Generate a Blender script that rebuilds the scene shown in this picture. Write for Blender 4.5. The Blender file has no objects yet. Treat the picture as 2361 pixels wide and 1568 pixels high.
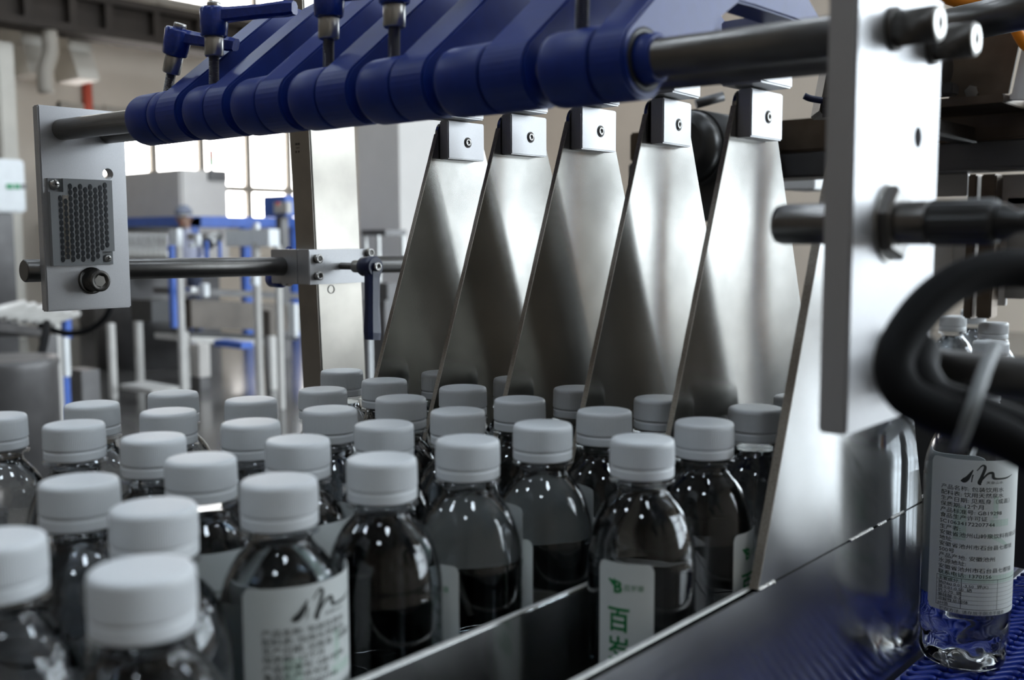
import bpy, bmesh, math, random
from mathutils import Vector, Matrix
random.seed(7)
scene = bpy.context.scene
C = scene.collection
PI = math.pi

# ------------------------------------------------------------------ camera
FPX, CXP, CYP = 2393.0, 1180.5, 784.0
PITCH, ROLL, YAW = math.radians(5.6586), math.radians(-.2212), math.radians(41.0077)
CAM = Vector((0, 0, 1.3))
FW = Vector((-math.sin(YAW) * math.cos(PITCH), math.cos(YAW) * math.cos(PITCH), -math.sin(PITCH)))
_r = Vector((math.cos(YAW), math.sin(YAW), 0))
_u = _r.cross(FW)
RT = math.cos(ROLL) * _r + math.sin(ROLL) * _u
UP = -math.sin(ROLL) * _r + math.cos(ROLL) * _u
cam = bpy.data.cameras.new('camera')
cam.sensor_width = 36.0
cam.lens = 36.0 * FPX / 2361.0
cam.clip_start = .02
cam.clip_end = 200
cam.dof.use_dof = True
cam.dof.focus_distance = .93
cam.dof.aperture_fstop = 6.4
cam.dof.aperture_blades = 0
camo = bpy.data.objects.new('camera', cam)
C.objects.link(camo)
m3 = Matrix((RT, UP, -FW)).transposed()
camo.matrix_world = Matrix.Translation(CAM) @ m3.to_4x4()
scene.camera = camo

# ------------------------------------------------------------------ world / light / exposure
W = bpy.data.worlds.new('world')
scene.world = W
W.use_nodes = True
W.node_tree.nodes['Background'].inputs[0].default_value = (.75, .87, 1, 1)
W.node_tree.nodes['Background'].inputs[1].default_value = 1.0
DAY_RIGHT = 8.5      # daylight through the windows on the right of the hall
FILL_ROOF = 20.0       # overhead fill from added, unseen roof panels
DAY_LEFT = 7.0        # daylight through the windows on the left
scene.view_settings.view_transform = 'Standard'
scene.view_settings.look = 'None'
scene.view_settings.gamma = 1
scene.view_settings.use_curve_mapping = False
scene.view_settings.exposure = 0.4
scene.cycles.max_bounces = 8
scene.cycles.transmission_bounces = 7
scene.cycles.glossy_bounces = 4
scene.cycles.diffuse_bounces = 2
scene.cycles.transparent_max_bounces = 20
scene.cycles.sample_clamp_indirect = 6
scene.cycles.blur_glossy = .6
scene.cycles.adaptive_threshold = .06
scene.cycles.use_light_tree = False


def at(x, y, d=None, X=None, Y=None, Z=None):
    """point of the place seen at pixel x, y: at depth d, or on a plane X, Y or Z = const"""
    D = RT * ((x - CXP) / FPX) + UP * ((CYP - y) / FPX) + FW
    if d is not None:
        return CAM + D * d
    if X is not None:
        return CAM + D * ((X - CAM.x) / D.x)
    if Y is not None:
        return CAM + D * ((Y - CAM.y) / D.y)
    return CAM + D * ((Z - CAM.z) / D.z)


# ------------------------------------------------------------------ materials
def newmat(name):
    m = bpy.data.materials.new(name)
    m.use_nodes = True
    return m, m.node_tree, m.node_tree.nodes['Principled BSDF']


def plain(name, col, rough=.5, metal=0, spec=.5, noise=0, scale=40, bump=0, coat=0, alpha=1):
    m, t, b = newmat(name)
    b.inputs['Roughness'].default_value = rough
    b.inputs['Metallic'].default_value = metal
    b.inputs['Specular IOR Level'].default_value = spec
    b.inputs['Coat Weight'].default_value = coat
    b.inputs['Base Color'].default_value = (*col, 1)
    b.inputs['Alpha'].default_value = alpha
    if noise or bump:
        tc = t.nodes.new('ShaderNodeTexCoord')
        n = t.nodes.new('ShaderNodeTexNoise')
        n.inputs['Scale'].default_value = scale
        n.inputs['Detail'].default_value = 4
        t.links.new(tc.outputs['Object'], n.inputs['Vector'])
        if noise:
            r = t.nodes.new('ShaderNodeValToRGB')
            lo = [c * (1 - noise) for c in col]
            hi = [min(1, c * (1 + noise)) for c in col]
            r.color_ramp.elements[0].position = .3
            r.color_ramp.elements[1].position = .7
            r.color_ramp.elements[0].color = (*lo, 1)
            r.color_ramp.elements[1].color = (*hi, 1)
            t.links.new(n.outputs['Fac'], r.inputs['Fac'])
            t.links.new(r.outputs['Color'], b.inputs['Base Color'])
        if bump:
            bp = t.nodes.new('ShaderNodeBump')
            bp.inputs['Strength'].default_value = bump
            bp.inputs['Distance'].default_value = .0006
            t.links.new(n.outputs['Fac'], bp.inputs['Height'])
            t.links.new(bp.outputs['Normal'], b.inputs['Normal'])
    return m


def brushed(name, col, rough, stretch, bump=.15, stain=.25, rvar=.12, aniso=0):
    """brushed sheet metal: fine streaks in roughness and relief plus blotchy stains"""
    m, t, b = newmat(name)
    b.inputs['Metallic'].default_value = 1
    tc = t.nodes.new('ShaderNodeTexCoord')
    mp = t.nodes.new('ShaderNodeMapping')
    mp.inputs['Scale'].default_value = stretch
    t.links.new(tc.outputs['Object'], mp.inputs['Vector'])
    n = t.nodes.new('ShaderNodeTexNoise')
    n.inputs['Scale'].default_value = 1
    n.inputs['Detail'].default_value = 5
    t.links.new(mp.outputs['Vector'], n.inputs['Vector'])
    mr = t.nodes.new('ShaderNodeMapRange')
    mr.inputs['To Min'].default_value = rough - rvar
    mr.inputs['To Max'].default_value = rough + rvar
    t.links.new(n.outputs['Fac'], mr.inputs['Value'])
    t.links.new(mr.outputs['Result'], b.inputs['Roughness'])
    if aniso:                                            # grain lies level, so reflections smear up and down
        b.inputs['Anisotropic'].default_value = aniso
        cv = t.nodes.new('ShaderNodeCombineXYZ')
        cv.inputs[2].default_value = 1
        t.links.new(cv.outputs[0], b.inputs['Tangent'])
    s = t.nodes.new('ShaderNodeTexNoise')
    s.inputs['Scale'].default_value = 14
    s.inputs['Detail'].default_value = 6
    t.links.new(tc.outputs['Object'], s.inputs['Vector'])
    r = t.nodes.new('ShaderNodeValToRGB')
    r.color_ramp.elements[0].position = .36
    r.color_ramp.elements[1].position = .62
    r.color_ramp.elements[0].color = (*[c * (1 - stain) for c in col], 1)
    r.color_ramp.elements[1].color = (*col, 1)
    t.links.new(s.outputs['Fac'], r.inputs['Fac'])
    t.links.new(r.outputs['Color'], b.inputs['Base Color'])
    bp = t.nodes.new('ShaderNodeBump')
    bp.inputs['Strength'].default_value = bump
    bp.inputs['Distance'].default_value = .0003
    t.links.new(n.outputs['Fac'], bp.inputs['Height'])
    t.links.new(bp.outputs['Normal'], b.inputs['Normal'])
    return m


def emit(name, col, strength):
    m, t, b = newmat(name)
    b.inputs['Base Color'].default_value = (0, 0, 0, 1)
    b.inputs['Emission Color'].default_value = (*col, 1)
    b.inputs['Emission Strength'].default_value = strength
    return m


def clear_plastic(name, tint, lo=.035, hi=.75):
    """thin clear wall: looks straight through, with grazing reflections"""
    m = bpy.data.materials.new(name)
    m.use_nodes = True
    t = m.node_tree
    t.nodes.remove(t.nodes['Principled BSDF'])
    out = t.nodes['Material Output']
    lw = t.nodes.new('ShaderNodeLayerWeight')
    lw.inputs['Blend'].default_value = .5
    pw = t.nodes.new('ShaderNodeMath')
    pw.operation = 'POWER'
    pw.inputs[1].default_value = 4.0
    t.links.new(lw.outputs['Facing'], pw.inputs[0])
    ma = t.nodes.new('ShaderNodeMath')
    ma.operation = 'MULTIPLY_ADD'
    ma.inputs[1].default_value = hi
    ma.inputs[2].default_value = lo
    t.links.new(pw.outputs[0], ma.inputs[0])
    tr = t.nodes.new('ShaderNodeBsdfTransparent')
    tr.inputs[0].default_value = (*tint, 1)
    gl = t.nodes.new('ShaderNodeBsdfGlossy')
    gl.inputs['Roughness'].default_value = .03
    mx = t.nodes.new('ShaderNodeMixShader')
    t.links.new(ma.outputs[0], mx.inputs[0])
    t.links.new(tr.outputs[0], mx.inputs[1])
    t.links.new(gl.outputs[0], mx.inputs[2])
    t.links.new(mx.outputs[0], out.inputs['Surface'])
    return m


def water_mat():
    m, t, b = newmat('water')
    b.inputs['Base Color'].default_value = (.92, .935, .95, 1)
    b.inputs['Roughness'].default_value = 0
    b.inputs['IOR'].default_value = 1.33
    b.inputs['Transmission Weight'].default_value = 1
    return m


M = {}
M['steel_sheet'] = brushed('steel_sheet', (.335, .328, .308), .17, (60, 60, 300), 0, .26, .012, 1.0)
M['steel_edge'] = plain('steel_edge', (.34, .30, .25), .55, .35, noise=.2, scale=700)
M['steel_rail'] = brushed('steel_rail', (.46, .46, .455), .16, (40, 40, 300), 0, .14, .01, .95)
M['steel_lip_lit'] = plain('steel_lip_lit', (.72, .72, .70), .42, .55, noise=.1, scale=200)  # paler than the rail sheet: brightness of the lit top edges put into colour
M['steel_post'] = brushed('steel_post', (.46, .43, .385), .30, (300, 300, 30), .003, .2, .02)
M['steel_rod'] = plain('steel_rod', (.18, .172, .165), .30, 1, noise=.1, scale=60)
M['dark_rod'] = plain('dark_rod', (.13, .125, .12), .36, 1, noise=.1, scale=60)
M['black_steel'] = plain('black_steel', (.09, .085, .08), .38, .9, noise=.2, scale=300)
M['bolt_steel'] = plain('bolt_steel', (.45, .44, .42), .3, 1)
M['aluminium'] = plain('aluminium', (.48, .48, .49), .43, .85, noise=.10, scale=2200, bump=.08)
M['blue_plastic'] = plain('blue_plastic', (.007, .026, .19), .42, 0, .36, noise=.08, scale=90, bump=.05)
M['blue_lever'] = plain('blue_lever', (.008, .030, .22), .25, 0, .6, noise=.15, scale=350, bump=.15)
M['navy_lever'] = plain('navy_lever', (.007, .013, .050), .35, 0, .5, noise=.12, scale=300, bump=.12)
M['cap'] = plain('cap', (.69, .715, .735), .40, 0, .45)
M['cap'].node_tree.nodes['Principled BSDF'].inputs['Subsurface Weight'].default_value = .12
M['cap'].node_tree.nodes['Principled BSDF'].inputs['Subsurface Radius'].default_value = (.003, .003, .003)
M['shell'] = clear_plastic('bottle_plastic', (.88, .895, .905))
M['water'] = water_mat()
M['label'] = plain('label_paper', (.64, .67, .66), .45, 0, .3)
M['print_black'] = plain('print_black', (.03, .035, .035), .5)
M['print_green'] = plain('print_green', (.01, .20, .06), .5)
M['print_pale'] = plain('print_pale', (.50, .61, .55), .5)
M['bed'] = plain('conveyor_bed', (.012, .0125, .014), .5, 0, .5, noise=.3, scale=30)
M['belt_blue'] = plain('belt_blue', (.008, .03, .30), .3, 0, .55, noise=.1, scale=90)
M['reflector'] = plain('reflector_plastic', (.20, .205, .21), .3, 0, .5)
M['reflector_cell'] = plain('reflector_cell', (.025, .028, .032), .25, .3, .5)
M['reflector_bright'] = plain('reflector_bright', (.75, .72, .68), .15, 1)
M['black_rubber'] = plain('black_rubber', (.004, .004, .0045), .6, 0, .12)
M['black_plastic'] = plain('black_plastic', (.018, .018, .018), .35, 0, .5)
M['tie'] = plain('tie_plastic', (.20, .21, .215), .4, 0, .4)
M['brown_steel'] = brushed('brown_steel', (.17, .135, .105), .42, (8, 30, 300), .1, .4)
M['grey_steel'] = brushed('grey_steel', (.15, .15, .155), .45, (8, 30, 300), .1, .2)
M['pale_steel'] = brushed('pale_steel', (.5, .5, .49), .4, (8, 30, 200), .1, .15)
M['white_panel'] = plain('white_panel', (.70, .70, .70), .45, noise=.05, scale=6)
M['orange'] = plain('orange_plastic', (.85, .27, .01), .4)
# hall
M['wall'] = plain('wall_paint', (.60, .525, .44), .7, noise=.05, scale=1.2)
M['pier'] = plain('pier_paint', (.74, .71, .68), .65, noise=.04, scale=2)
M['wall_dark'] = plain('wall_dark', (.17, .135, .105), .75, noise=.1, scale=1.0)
M['ceiling'] = plain('ceiling_paint', (.34, .32, .30), .8, noise=.1, scale=.7)
M['floor'] = plain('floor_epoxy', (.085, .080, .076), .16, 0, .6, noise=.18, scale=2.2)
M['beam'] = plain('roof_beam', (.032, .023, .017), .8, noise=.2, scale=2)
M['duct'] = plain('duct_paint', (.62, .58, .51), .55, noise=.05, scale=3)
M['mullion'] = plain('mullion', (.36, .32, .27), .6)
M['pane_left'] = emit('pane_left', (1, .97, .94), DAY_LEFT)
M['pane_right'] = emit('pane_right', (.82, .92, 1), DAY_RIGHT)
M['roof_fill'] = emit('roof_fill', (.78, .89, 1), FILL_ROOF)
M['white_paint'] = plain('white_paint', (.84, .86, .87), .4, noise=.04, scale=10)
M['cream_paint'] = plain('cream_paint', (.60, .58, .55), .45, noise=.05, scale=10)
M['cabinet'] = plain('cabinet_paint', (.70, .66, .62), .5, noise=.04, scale=4)
M['machine_blue'] = plain('machine_blue', (.035, .12, .50), .4, noise=.1, scale=8)
M['machine_grey'] = plain('machine_grey', (.12, .115, .115), .4, .3, noise=.2, scale=6)
M['machine_brown'] = plain('machine_brown', (.10, .085, .072), .45, .4, noise=.2, scale=6)
M['machine_dark'] = plain('machine_dark', (.035, .034, .034), .5, noise=.2, scale=8)
M['red_paint'] = plain('red_paint', (.60, .10, .06), .5)
M['green_paint'] = plain('green_paint', (.06, .35, .16), .5)
M['skin'] = plain('skin', (.45, .28, .21), .55)
M['shirt'] = plain('shirt_cloth', (.52, .53, .66), .8, noise=.06, scale=20)
M['trousers'] = plain('trouser_cloth', (.05, .06, .10), .85)
M['cloth_cap'] = plain('cap_cloth', (.24, .26, .33), .8)


# ------------------------------------------------------------------ mesh building
class MB:
    def __init__(s):
        s.v, s.f, s.sm = [], [], []

    def add(s, vs, fs, smooth=False):
        o = len(s.v)
        s.v += [tuple(v) for v in vs]
        s.f += [tuple(i + o for i in f) for f in fs]
        s.sm += [smooth] * len(fs)
        return s

    def box(s, x0, x1, y0, y1, z0, z1, bev=0):
        if bev <= 0:
            vs = [(x, y, z) for x in (x0, x1) for y in (y0, y1) for z in (z0, z1)]
            return s.add(vs, [(0, 1, 3, 2), (4, 6, 7, 5), (0, 4, 5, 1), (2, 3, 7, 6), (0, 2, 6, 4), (1, 5, 7, 3)])
        bm = bmesh.new()
        r = bmesh.ops.create_cube(bm, size=1)
        for v in bm.verts:
            v.co = Vector(((x0 + x1) / 2 + v.co.x * (x1 - x0), (y0 + y1) / 2 + v.co.y * (y1 - y0), (z0 + z1) / 2 + v.co.z * (z1 - z0)))
        bmesh.ops.bevel(bm, geom=list(bm.edges), offset=bev, segments=2, affect='EDGES')
        s.bm(bm)
        return s

    def bm(s, bm, smooth=False):
        bm.verts.ensure_lookup_table()
        bm.verts.index_update()
        s.add([v.co[:] for v in bm.verts], [[v.index for v in f.verts] for f in bm.faces], smooth)
        bm.free()
        return s

    def prism(s, poly, axis, a, b, smooth=False):
        """polygon of 2-D points extruded along an axis; for 'x' the points are (y, z), for 'y' (x, z), for 'z' (x, y)"""
        def P(p, h):
            return {'x': (h, p[0], p[1]), 'y': (p[0], h, p[1]), 'z': (p[0], p[1], h)}[axis]
        n = len(poly)
        vs = [P(p, a) for p in poly] + [P(p, b) for p in poly]
        s.add(vs, [tuple(range(n)), tuple(range(2 * n - 1, n - 1, -1))])
        o = len(s.v) - 2 * n
        for i in range(n):
            j = (i + 1) % n
            s.f.append((o + i, o + j, o + n + j, o + n + i))
            s.sm.append(smooth)
        return s

    def cyl(s, p, q, r, n=24, r2=None, caps=True, smooth=True):
        p, q = Vector(p), Vector(q)
        d = (q - p).normalized()
        a = d.orthogonal().normalized()
        b = d.cross(a)
        r2 = r if r2 is None else r2
        vs = []
        for c, rr in ((p, r), (q, r2)):
            vs += [c + (a * math.cos(2 * PI * i / n) + b * math.sin(2 * PI * i / n)) * rr for i in range(n)]
        s.add(vs, [(i, (i + 1) % n, n + (i + 1) % n, n + i) for i in range(n)], smooth)
        if caps:
            o = len(s.v) - 2 * n
            s.f += [tuple(o + i for i in range(n - 1, -1, -1)), tuple(o + n + i for i in range(n))]
            s.sm += [False, False]
        return s

    def revolve(s, p, d, prof, n=24, smooth=True, cap0=True, cap1=True, mod=None):
        """profile of (distance along d, radius) turned round the axis p + t d"""
        p, d = Vector(p), Vector(d).normalized()
        a = d.orthogonal().normalized()
        if abs(d.z) > .99:
            a = Vector((1, 0, 0))
        b = d.cross(a)
        vs = []
        for k, (t, r) in enumerate(prof):
            for i in range(n):
                th = 2 * PI * i / n
                rr = r + (mod(k, i, th, t) if mod else 0)
                vs.append(p + d * t + (a * math.cos(th) + b * math.sin(th)) * rr)
        fs = []
        for k in range(len(prof) - 1):
            for i in range(n):
                j = (i + 1) % n
                fs.append((k * n + i, k * n + j, (k + 1) * n + j, (k + 1) * n + i))
        s.add(vs, fs, smooth)
        o = len(s.v) - len(vs)
        if cap0:
            s.f.append(tuple(o + i for i in range(n - 1, -1, -1)))
            s.sm.append(False)
        if cap1:
            e = o + (len(prof) - 1) * n
            s.f.append(tuple(e + i for i in range(n)))
            s.sm.append(False)
        return s

    def tube(s, pts, r, n=12, smooth=True, closed=False):
        pts = [Vector(p) for p in pts]
        rs = r if isinstance(r, (list, tuple)) else [r] * len(pts)
        vs, a = [], None
        for i, p in enumerate(pts):
            d = (pts[min(i + 1, len(pts) - 1)] - pts[max(i - 1, 0)]).normalized()
            if a is None:
                a = d.orthogonal().normalized()
            a = (a - d * a.dot(d)).normalized()
            b = d.cross(a)
            vs += [p + (a * math.cos(2 * PI * k / n) + b * math.sin(2 * PI * k / n)) * rs[i] for k in range(n)]
        fs = []
        for i in range(len(pts) - 1):
            for k in range(n):
                j = (k + 1) % n
                fs.append((i * n + k, i * n + j, (i + 1) * n + j, (i + 1) * n + k))
        fs += [tuple(range(n - 1, -1, -1)), tuple((len(pts) - 1) * n + k for k in range(n))]
        return s.add(vs, fs, smooth)


ORG = {}


def mesh(name, mb, mat, org=Vector((0, 0, 0))):
    me = bpy.data.meshes.new(name)
    me.from_pydata([(v[0] - org[0], v[1] - org[1], v[2] - org[2]) for v in mb.v], [], mb.f)
    me.polygons.foreach_set('use_smooth', mb.sm)
    me.materials.append(M[mat])
    bm = bmesh.new()
    bm.from_mesh(me)
    bmesh.ops.recalc_face_normals(bm, faces=bm.faces)
    bm.to_mesh(me)
    bm.free()
    me.update()
    return me


def tag(o, label=None, cat=None, group=None, kind=None):
    if label: o['label'] = label
    if cat: o['category'] = cat
    if group: o['group'] = group
    if kind: o['kind'] = kind
    return o


def thing(name, label, cat, loc, group=None, rz=0):
    o = bpy.data.objects.new(name, None)
    o.empty_display_size = .05
    C.objects.link(o)
    o.location = loc
    o.rotation_euler = (0, 0, rz)
    ORG[o] = Vector(loc)
    return tag(o, label, cat, group)


def part(name, mb, mat, parent, label=None, local=False):
    """mesh part; the builder's points are in world space unless local"""
    org = Vector((0, 0, 0)) if local else ORG[parent]
    me = mesh(name, mb, mat, org) if isinstance(mb, MB) else mb
    o = bpy.data.objects.new(name, me)
    C.objects.link(o)
    o.parent = parent
    ORG[o] = ORG[parent]
    if label: o['label'] = label
    return o


def single(name, mb, mat, label, cat, group=None):
    """a thing that is one mesh, its origin at the middle of its base"""
    xs, ys, zs = zip(*mb.v)
    org = Vector(((min(xs) + max(xs)) / 2, (min(ys) + max(ys)) / 2, min(zs)))
    o = bpy.data.objects.new(name, mesh(name, mb, mat, org))
    C.objects.link(o)
    o.location = org
    return tag(o, label, cat, group)


def struct(name, mb, mat, label=None):
    o = bpy.data.objects.new(name, mesh(name, mb, mat))
    C.objects.link(o)
    ORG[o] = Vector((0, 0, 0))
    tag(o, kind='structure')
    if label: o['label'] = label
    return o


def copy_tree(o, parent=None):
    c = o.copy()
    C.objects.link(c)
    c.parent = parent
    for ch in list(o.children):
        copy_tree(ch, c)
    return c


def catmull(pts, n=8):
    pts = [Vector(p) for p in pts]
    P = [pts[0] * 2 - pts[1]] + pts + [pts[-1] * 2 - pts[-2]]
    out = []
    for i in range(1, len(P) - 2):
        for k in range(n):
            t = k / n
            a, b, c, d = P[i - 1], P[i], P[i + 1], P[i + 2]
            out.append(.5 * ((2 * b) + (c - a) * t + (2 * a - 5 * b + 4 * c - d) * t * t + (3 * b - a - 3 * c + d) * t ** 3))
    return out + [pts[-1]]


def text_mesh(body, size, align='LEFT', bold=0):
    """outlines of a line of writing as (verts, faces)"""
    cu = bpy.data.curves.new('writing', 'FONT')
    cu.body = body
    cu.size = size
    cu.align_x = align
    cu.resolution_u = 2
    cu.offset = bold
    o = bpy.data.objects.new('writing', cu)
    C.objects.link(o)
    dg = bpy.context.evaluated_depsgraph_get()
    e = o.evaluated_get(dg)
    me = e.to_mesh()
    vs = [tuple(v.co) for v in me.vertices]
    fs = [tuple(p.vertices) for p in me.polygons]
    e.to_mesh_clear()
    bpy.data.objects.remove(o)
    bpy.data.curves.remove(cu)
    return vs, fs


# ================================================================== THE HALL
XL, XR, YN, YF, ZT = -15.0, 6.5, -7.0, 15.0, 7.5
struct('floor', MB().box(XL - .2, XR + .2, YN - .2, YF + .2, -.2, 0), 'floor')
struct('ceiling', MB().box(XL - .2, XR + .2, YN - .2, YF + .2, ZT, ZT + .2), 'ceiling')
struct('wall_left', MB().box(XL - .2, XL, YN, YF, 0, ZT), 'wall')
struct('wall_far', MB().box(XL, XR, YF, YF + .2, 0, ZT), 'wall')
struct('wall_right', MB().box(XR, XR + .2, YN, YF, 0, ZT), 'wall')
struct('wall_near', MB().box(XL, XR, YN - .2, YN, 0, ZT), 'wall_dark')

WN = [0]


def window_far(y, xs, zs, pane):
    """the same in the far wall"""
    WN[0] += 1
    root = bpy.data.objects.new('window_%d' % WN[0], None)
    C.objects.link(root)
    root.location = (xs[0], y, zs[0])
    ORG[root] = Vector((xs[0], y, zs[0]))
    tag(root, kind='structure')
    for i in range(len(xs) - 1):
        for k in range(len(zs) - 1):
            part('pane', MB().box(xs[i], xs[i + 1], y - .02, y, zs[k], zs[k + 1]), pane, root)
    for x in xs:
        part('mullion', MB().box(x - .06, x + .06, y - .1, y, zs[0] - .06, zs[-1] + .06), 'mullion', root)
    for z in zs:
        part('mullion', MB().box(xs[0] - .06, xs[-1] + .06, y - .08, y, z - .05, z + .05), 'mullion', root)
    return root


def window(x, ys, zs, pane, side):
    """a glazed wall opening: panes between mullions, standing on the inner face of the wall"""
    WN[0] += 1
    root = bpy.data.objects.new('window_%d' % WN[0], None)
    C.objects.link(root)
    root.location = (x, ys[0], zs[0])
    ORG[root] = Vector((x, ys[0], zs[0]))
    tag(root, kind='structure')
    s = side
    for i in range(len(ys) - 1):
        for k in range(len(zs) - 1):
            part('pane', MB().box(x, x + s * .02, ys[i], ys[i + 1], zs[k], zs[k + 1]), pane, root)
    for y in ys:
        part('mullion', MB().box(x, x + s * .10, y - .06, y + .06, zs[0] - .06, zs[-1] + .06), 'mullion', root)
    for z in zs:
        part('mullion', MB().box(x, x + s * .08, ys[0] - .06, ys[-1] + .06, z - .05, z + .05), 'mullion', root)
    return root


# left wall: the long window band and the clerestory over the crane beam
ysL = [at(x, 430, X=XL).y for x in (150, 250, 350, 460, 567, 660, 745)]
zsL = [at(567, y, X=XL).z for y in (520, 437, 285)]
window(XL, ysL, zsL, 'pane_left', 1)
ysC = [at(x, 20, X=XL).y for x in (-150, 60, 200, 368, 480, 580, 660, 745)]
window(XL, ysC, [at(480, 22, X=XL).z, at(480, -70, X=XL).z], 'pane_left', 1)
# right wall: tall windows that give the cool light on the machine
window(XR, [5.0, 6.5, 8.0, 9.5], [1.0, 2.6, 4.2, 5.8], 'pane_right', -1)
window(XR, [10.4, 11.8, 13.2, 14.6], [1.0, 2.6, 4.2, 5.8], 'pane_right', -1)
window_far(YF, [-2.2, -.8, .6, 2.0], [1.0, 2.6, 4.2, 5.8], 'pane_right')
window_far(YF, [2.8, 4.0, 5.2, 6.4], [1.0, 2.6, 4.2, 5.8], 'pane_right')

for x0 in (-9.0, -3.0, 2.6):                            # small glowing roof panels, out of view, added for overhead fill
    for y0 in (-4.0, -.6, 2.8, 6.2, 9.6):
        WN[0] += 1
        root = bpy.data.objects.new('window_%d' % WN[0], None)
        C.objects.link(root)
        root.location = (x0, y0, ZT - .05)
        ORG[root] = Vector(root.location)
        tag(root, kind='structure')
        part('pane', MB().box(x0 - .45, x0 + .45, y0 - .45, y0 + .45, ZT - .03, ZT - .01), 'roof_fill', root)
        for e in (-.48, .48):
            part('mullion', MB().box(x0 + e - .05, x0 + e + .05, y0 - .53, y0 + .53, ZT - .09, ZT - .005), 'mullion', root)
            part('mullion', MB().box(x0 - .43, x0 + .43, y0 + e - .05, y0 + e + .05, ZT - .09, ZT - .005), 'mullion', root)
# crane beam along the left wall
beam = thing('crane_beam', 'long dark brown steel crane beam with stiffener ribs under the roof windows', 'beam', (XL + 1.5, 6, at(200, 60, X=XL + 1.5).z))
xb = XL + 1.5
zb0, zb1 = at(200, 83, X=xb).z, at(200, -12, X=xb).z
part('web', MB().box(xb - .15, xb, YN, YF, zb0 + .1, zb1 - .1), 'beam', beam)
part('flange', MB().box(xb - .35, xb + .16, YN, YF, zb1 - .1, zb1), 'beam', beam)
part('flange', MB().box(xb - .35, xb + .16, YN, YF, zb0, zb0 + .1), 'beam', beam)
for px in (-60, 55, 158, 240, 350, 450, 560):
    y = at(px, 50, X=xb).y
    part('stiffener', MB().box(xb, xb + .14, y - .05, y + .05, zb0 + .1, zb1 - .1), 'beam', beam)

# column by the far corner: warm side towards us, cool side to the windows
p = at(921, 400, d=13.0)
q = at(826, 400, Y=p.y)
r = at(1030, 400, X=p.x)
struct('wall_pier', MB().box(q.x, p.x, p.y, r.y, 0, 6.5), 'pier', 'pale pier jutting from the far wall')

# ================================================================== CONVEYORS
BZ = .967            # level the bottles stand on
BELTZ = .960         # level of the blue belt
RAILF = -.291        # right face of the outer rail
bed = thing('conveyor', 'dark slatted accumulation conveyor carrying the queue of bottles', 'conveyor', (-.58, .8, 0))
part('bed', MB().box(-.86, -.297, -.35, 2.4, BZ - .08, BZ - .006), 'bed', bed)
for k in range(14):
    x0 = -.858 + k * .0401
    part('slat', MB().box(x0, x0 + .037, -.35, 2.4, BZ - .0063, BZ - .0003), 'bed', bed)
part('side_skirt', MB().box(-.875, -.86, -.35, 2.4, BZ - .25, BZ + .012), 'machine_grey', bed)
for x in (-.84, -.33):
    for y in (-.2, 1.0, 2.2):
        part('leg', MB().box(x - .025, x + .025, y - .025, y + .025, 0, BZ - .08), 'machine_grey', bed)

# outer rail with the outermost divider welded on it
zr = 1.0853
o = thing('outer_rail', 'polished steel side rail in front with tall divider plate welded on', 'rail', (-.294, .9, BZ))
part('rail_sheet', MB().box(-.2955, RAILF, -.2, 1.9, BZ - .03, zr - .0006, .0006), 'steel_rail', o)
rl = part('rail_lip', MB().box(-.2995, -.2952, -.2, 1.9, zr - .010, zr, .0008), 'steel_lip_lit', o)


def front_y(z): return .597 + .36 * (z - 1.181)
def back_y(z): return .70 + .028 + .36 * (1.404 - z)


def divider_poly(zlow, ztop=1.4045):
    pts = [(front_y(zlow), zlow)]
    y1, y2 = front_y(ztop - .012), back_y(ztop - .012)
    for k in range(6):                                   # rounded upper corner
        a = PI - k / 5 * PI / 2
        pts.append((y1 + .010 + .010 * math.cos(a), ztop - .012 + .012 * math.sin(a)))
    for k in range(6):
        a = PI / 2 - k / 5 * PI / 2
        pts.append((y2 - .010 + .010 * math.cos(a), ztop - .012 + .012 * math.sin(a)))
    pts.append((back_y(zlow), zlow))
    return pts


def plate(x0, x1, poly, bev=.0004):
    bm = bmesh.new()
    vs = [bm.verts.new((x0, p[0], p[1])) for p in poly]
    f = bm.faces.new(vs)
    r = bmesh.ops.extrude_face_region(bm, geom=[f])
    bmesh.ops.translate(bm, vec=(x1 - x0, 0, 0), verts=[g for g in r['geom'] if isinstance(g, bmesh.types.BMVert)])
    bmesh.ops.bevel(bm, geom=list(bm.edges), offset=bev, segments=1, affect='EDGES')
    return MB().bm(bm)


def edge_strip(x0, x1, zlow, ztop=1.393):
    """sawn front edge of a divider plate, rougher than its faces"""
    m = MB()
    n = 60
    rnd = random.Random(int(-x0 * 9000))
    vs, fs = [], []
    for k in range(n + 1):
        z = zlow + (ztop - zlow) * k / n
        y = front_y(z) - .0006
        vs += [(x0 + rnd.random() * .0002, y, z), (x1 - rnd.random() * .0002, y, z), (x1 - .0003, front_y(z) + .0004, z), (x0 + .0003, front_y(z) + .0004, z)]
    for k in range(n):
        for j in range(4):
            a, b = 4 * k + j, 4 * k + (j + 1) % 4
            fs.append((a, b, b + 4, a + 4))
    fs += [(3, 2, 1, 0), (4 * n, 4 * n + 1, 4 * n + 2, 4 * n + 3)]
    return m.add(vs, fs)


part('divider_plate', plate(-.2965, RAILF + .0001, divider_poly(zr)), 'steel_rail', o)
part('sawn_edge', edge_strip(-.2968, RAILF + .0004, zr), 'steel_edge', o)
wd = MB()
rnd = random.Random(3)
y = front_y(zr) + .002
while y < .838:
    L = .012 + rnd.random() * .03
    if rnd.random() < .62:
        k = 0
        while k < L:
            r0 = .0009 + .0006 * rnd.random()
            wd.revolve((RAILF, y + k, zr - .0005), (0, 1, 0), [(-.0018, .0004), (-.0008, r0), (.0008, r0), (.0018, .0004)], 8)
            k += .0022
    y += L + .012
tag(part('weld_bead', wd, 'bolt_steel', o), kind='stuff')

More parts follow.
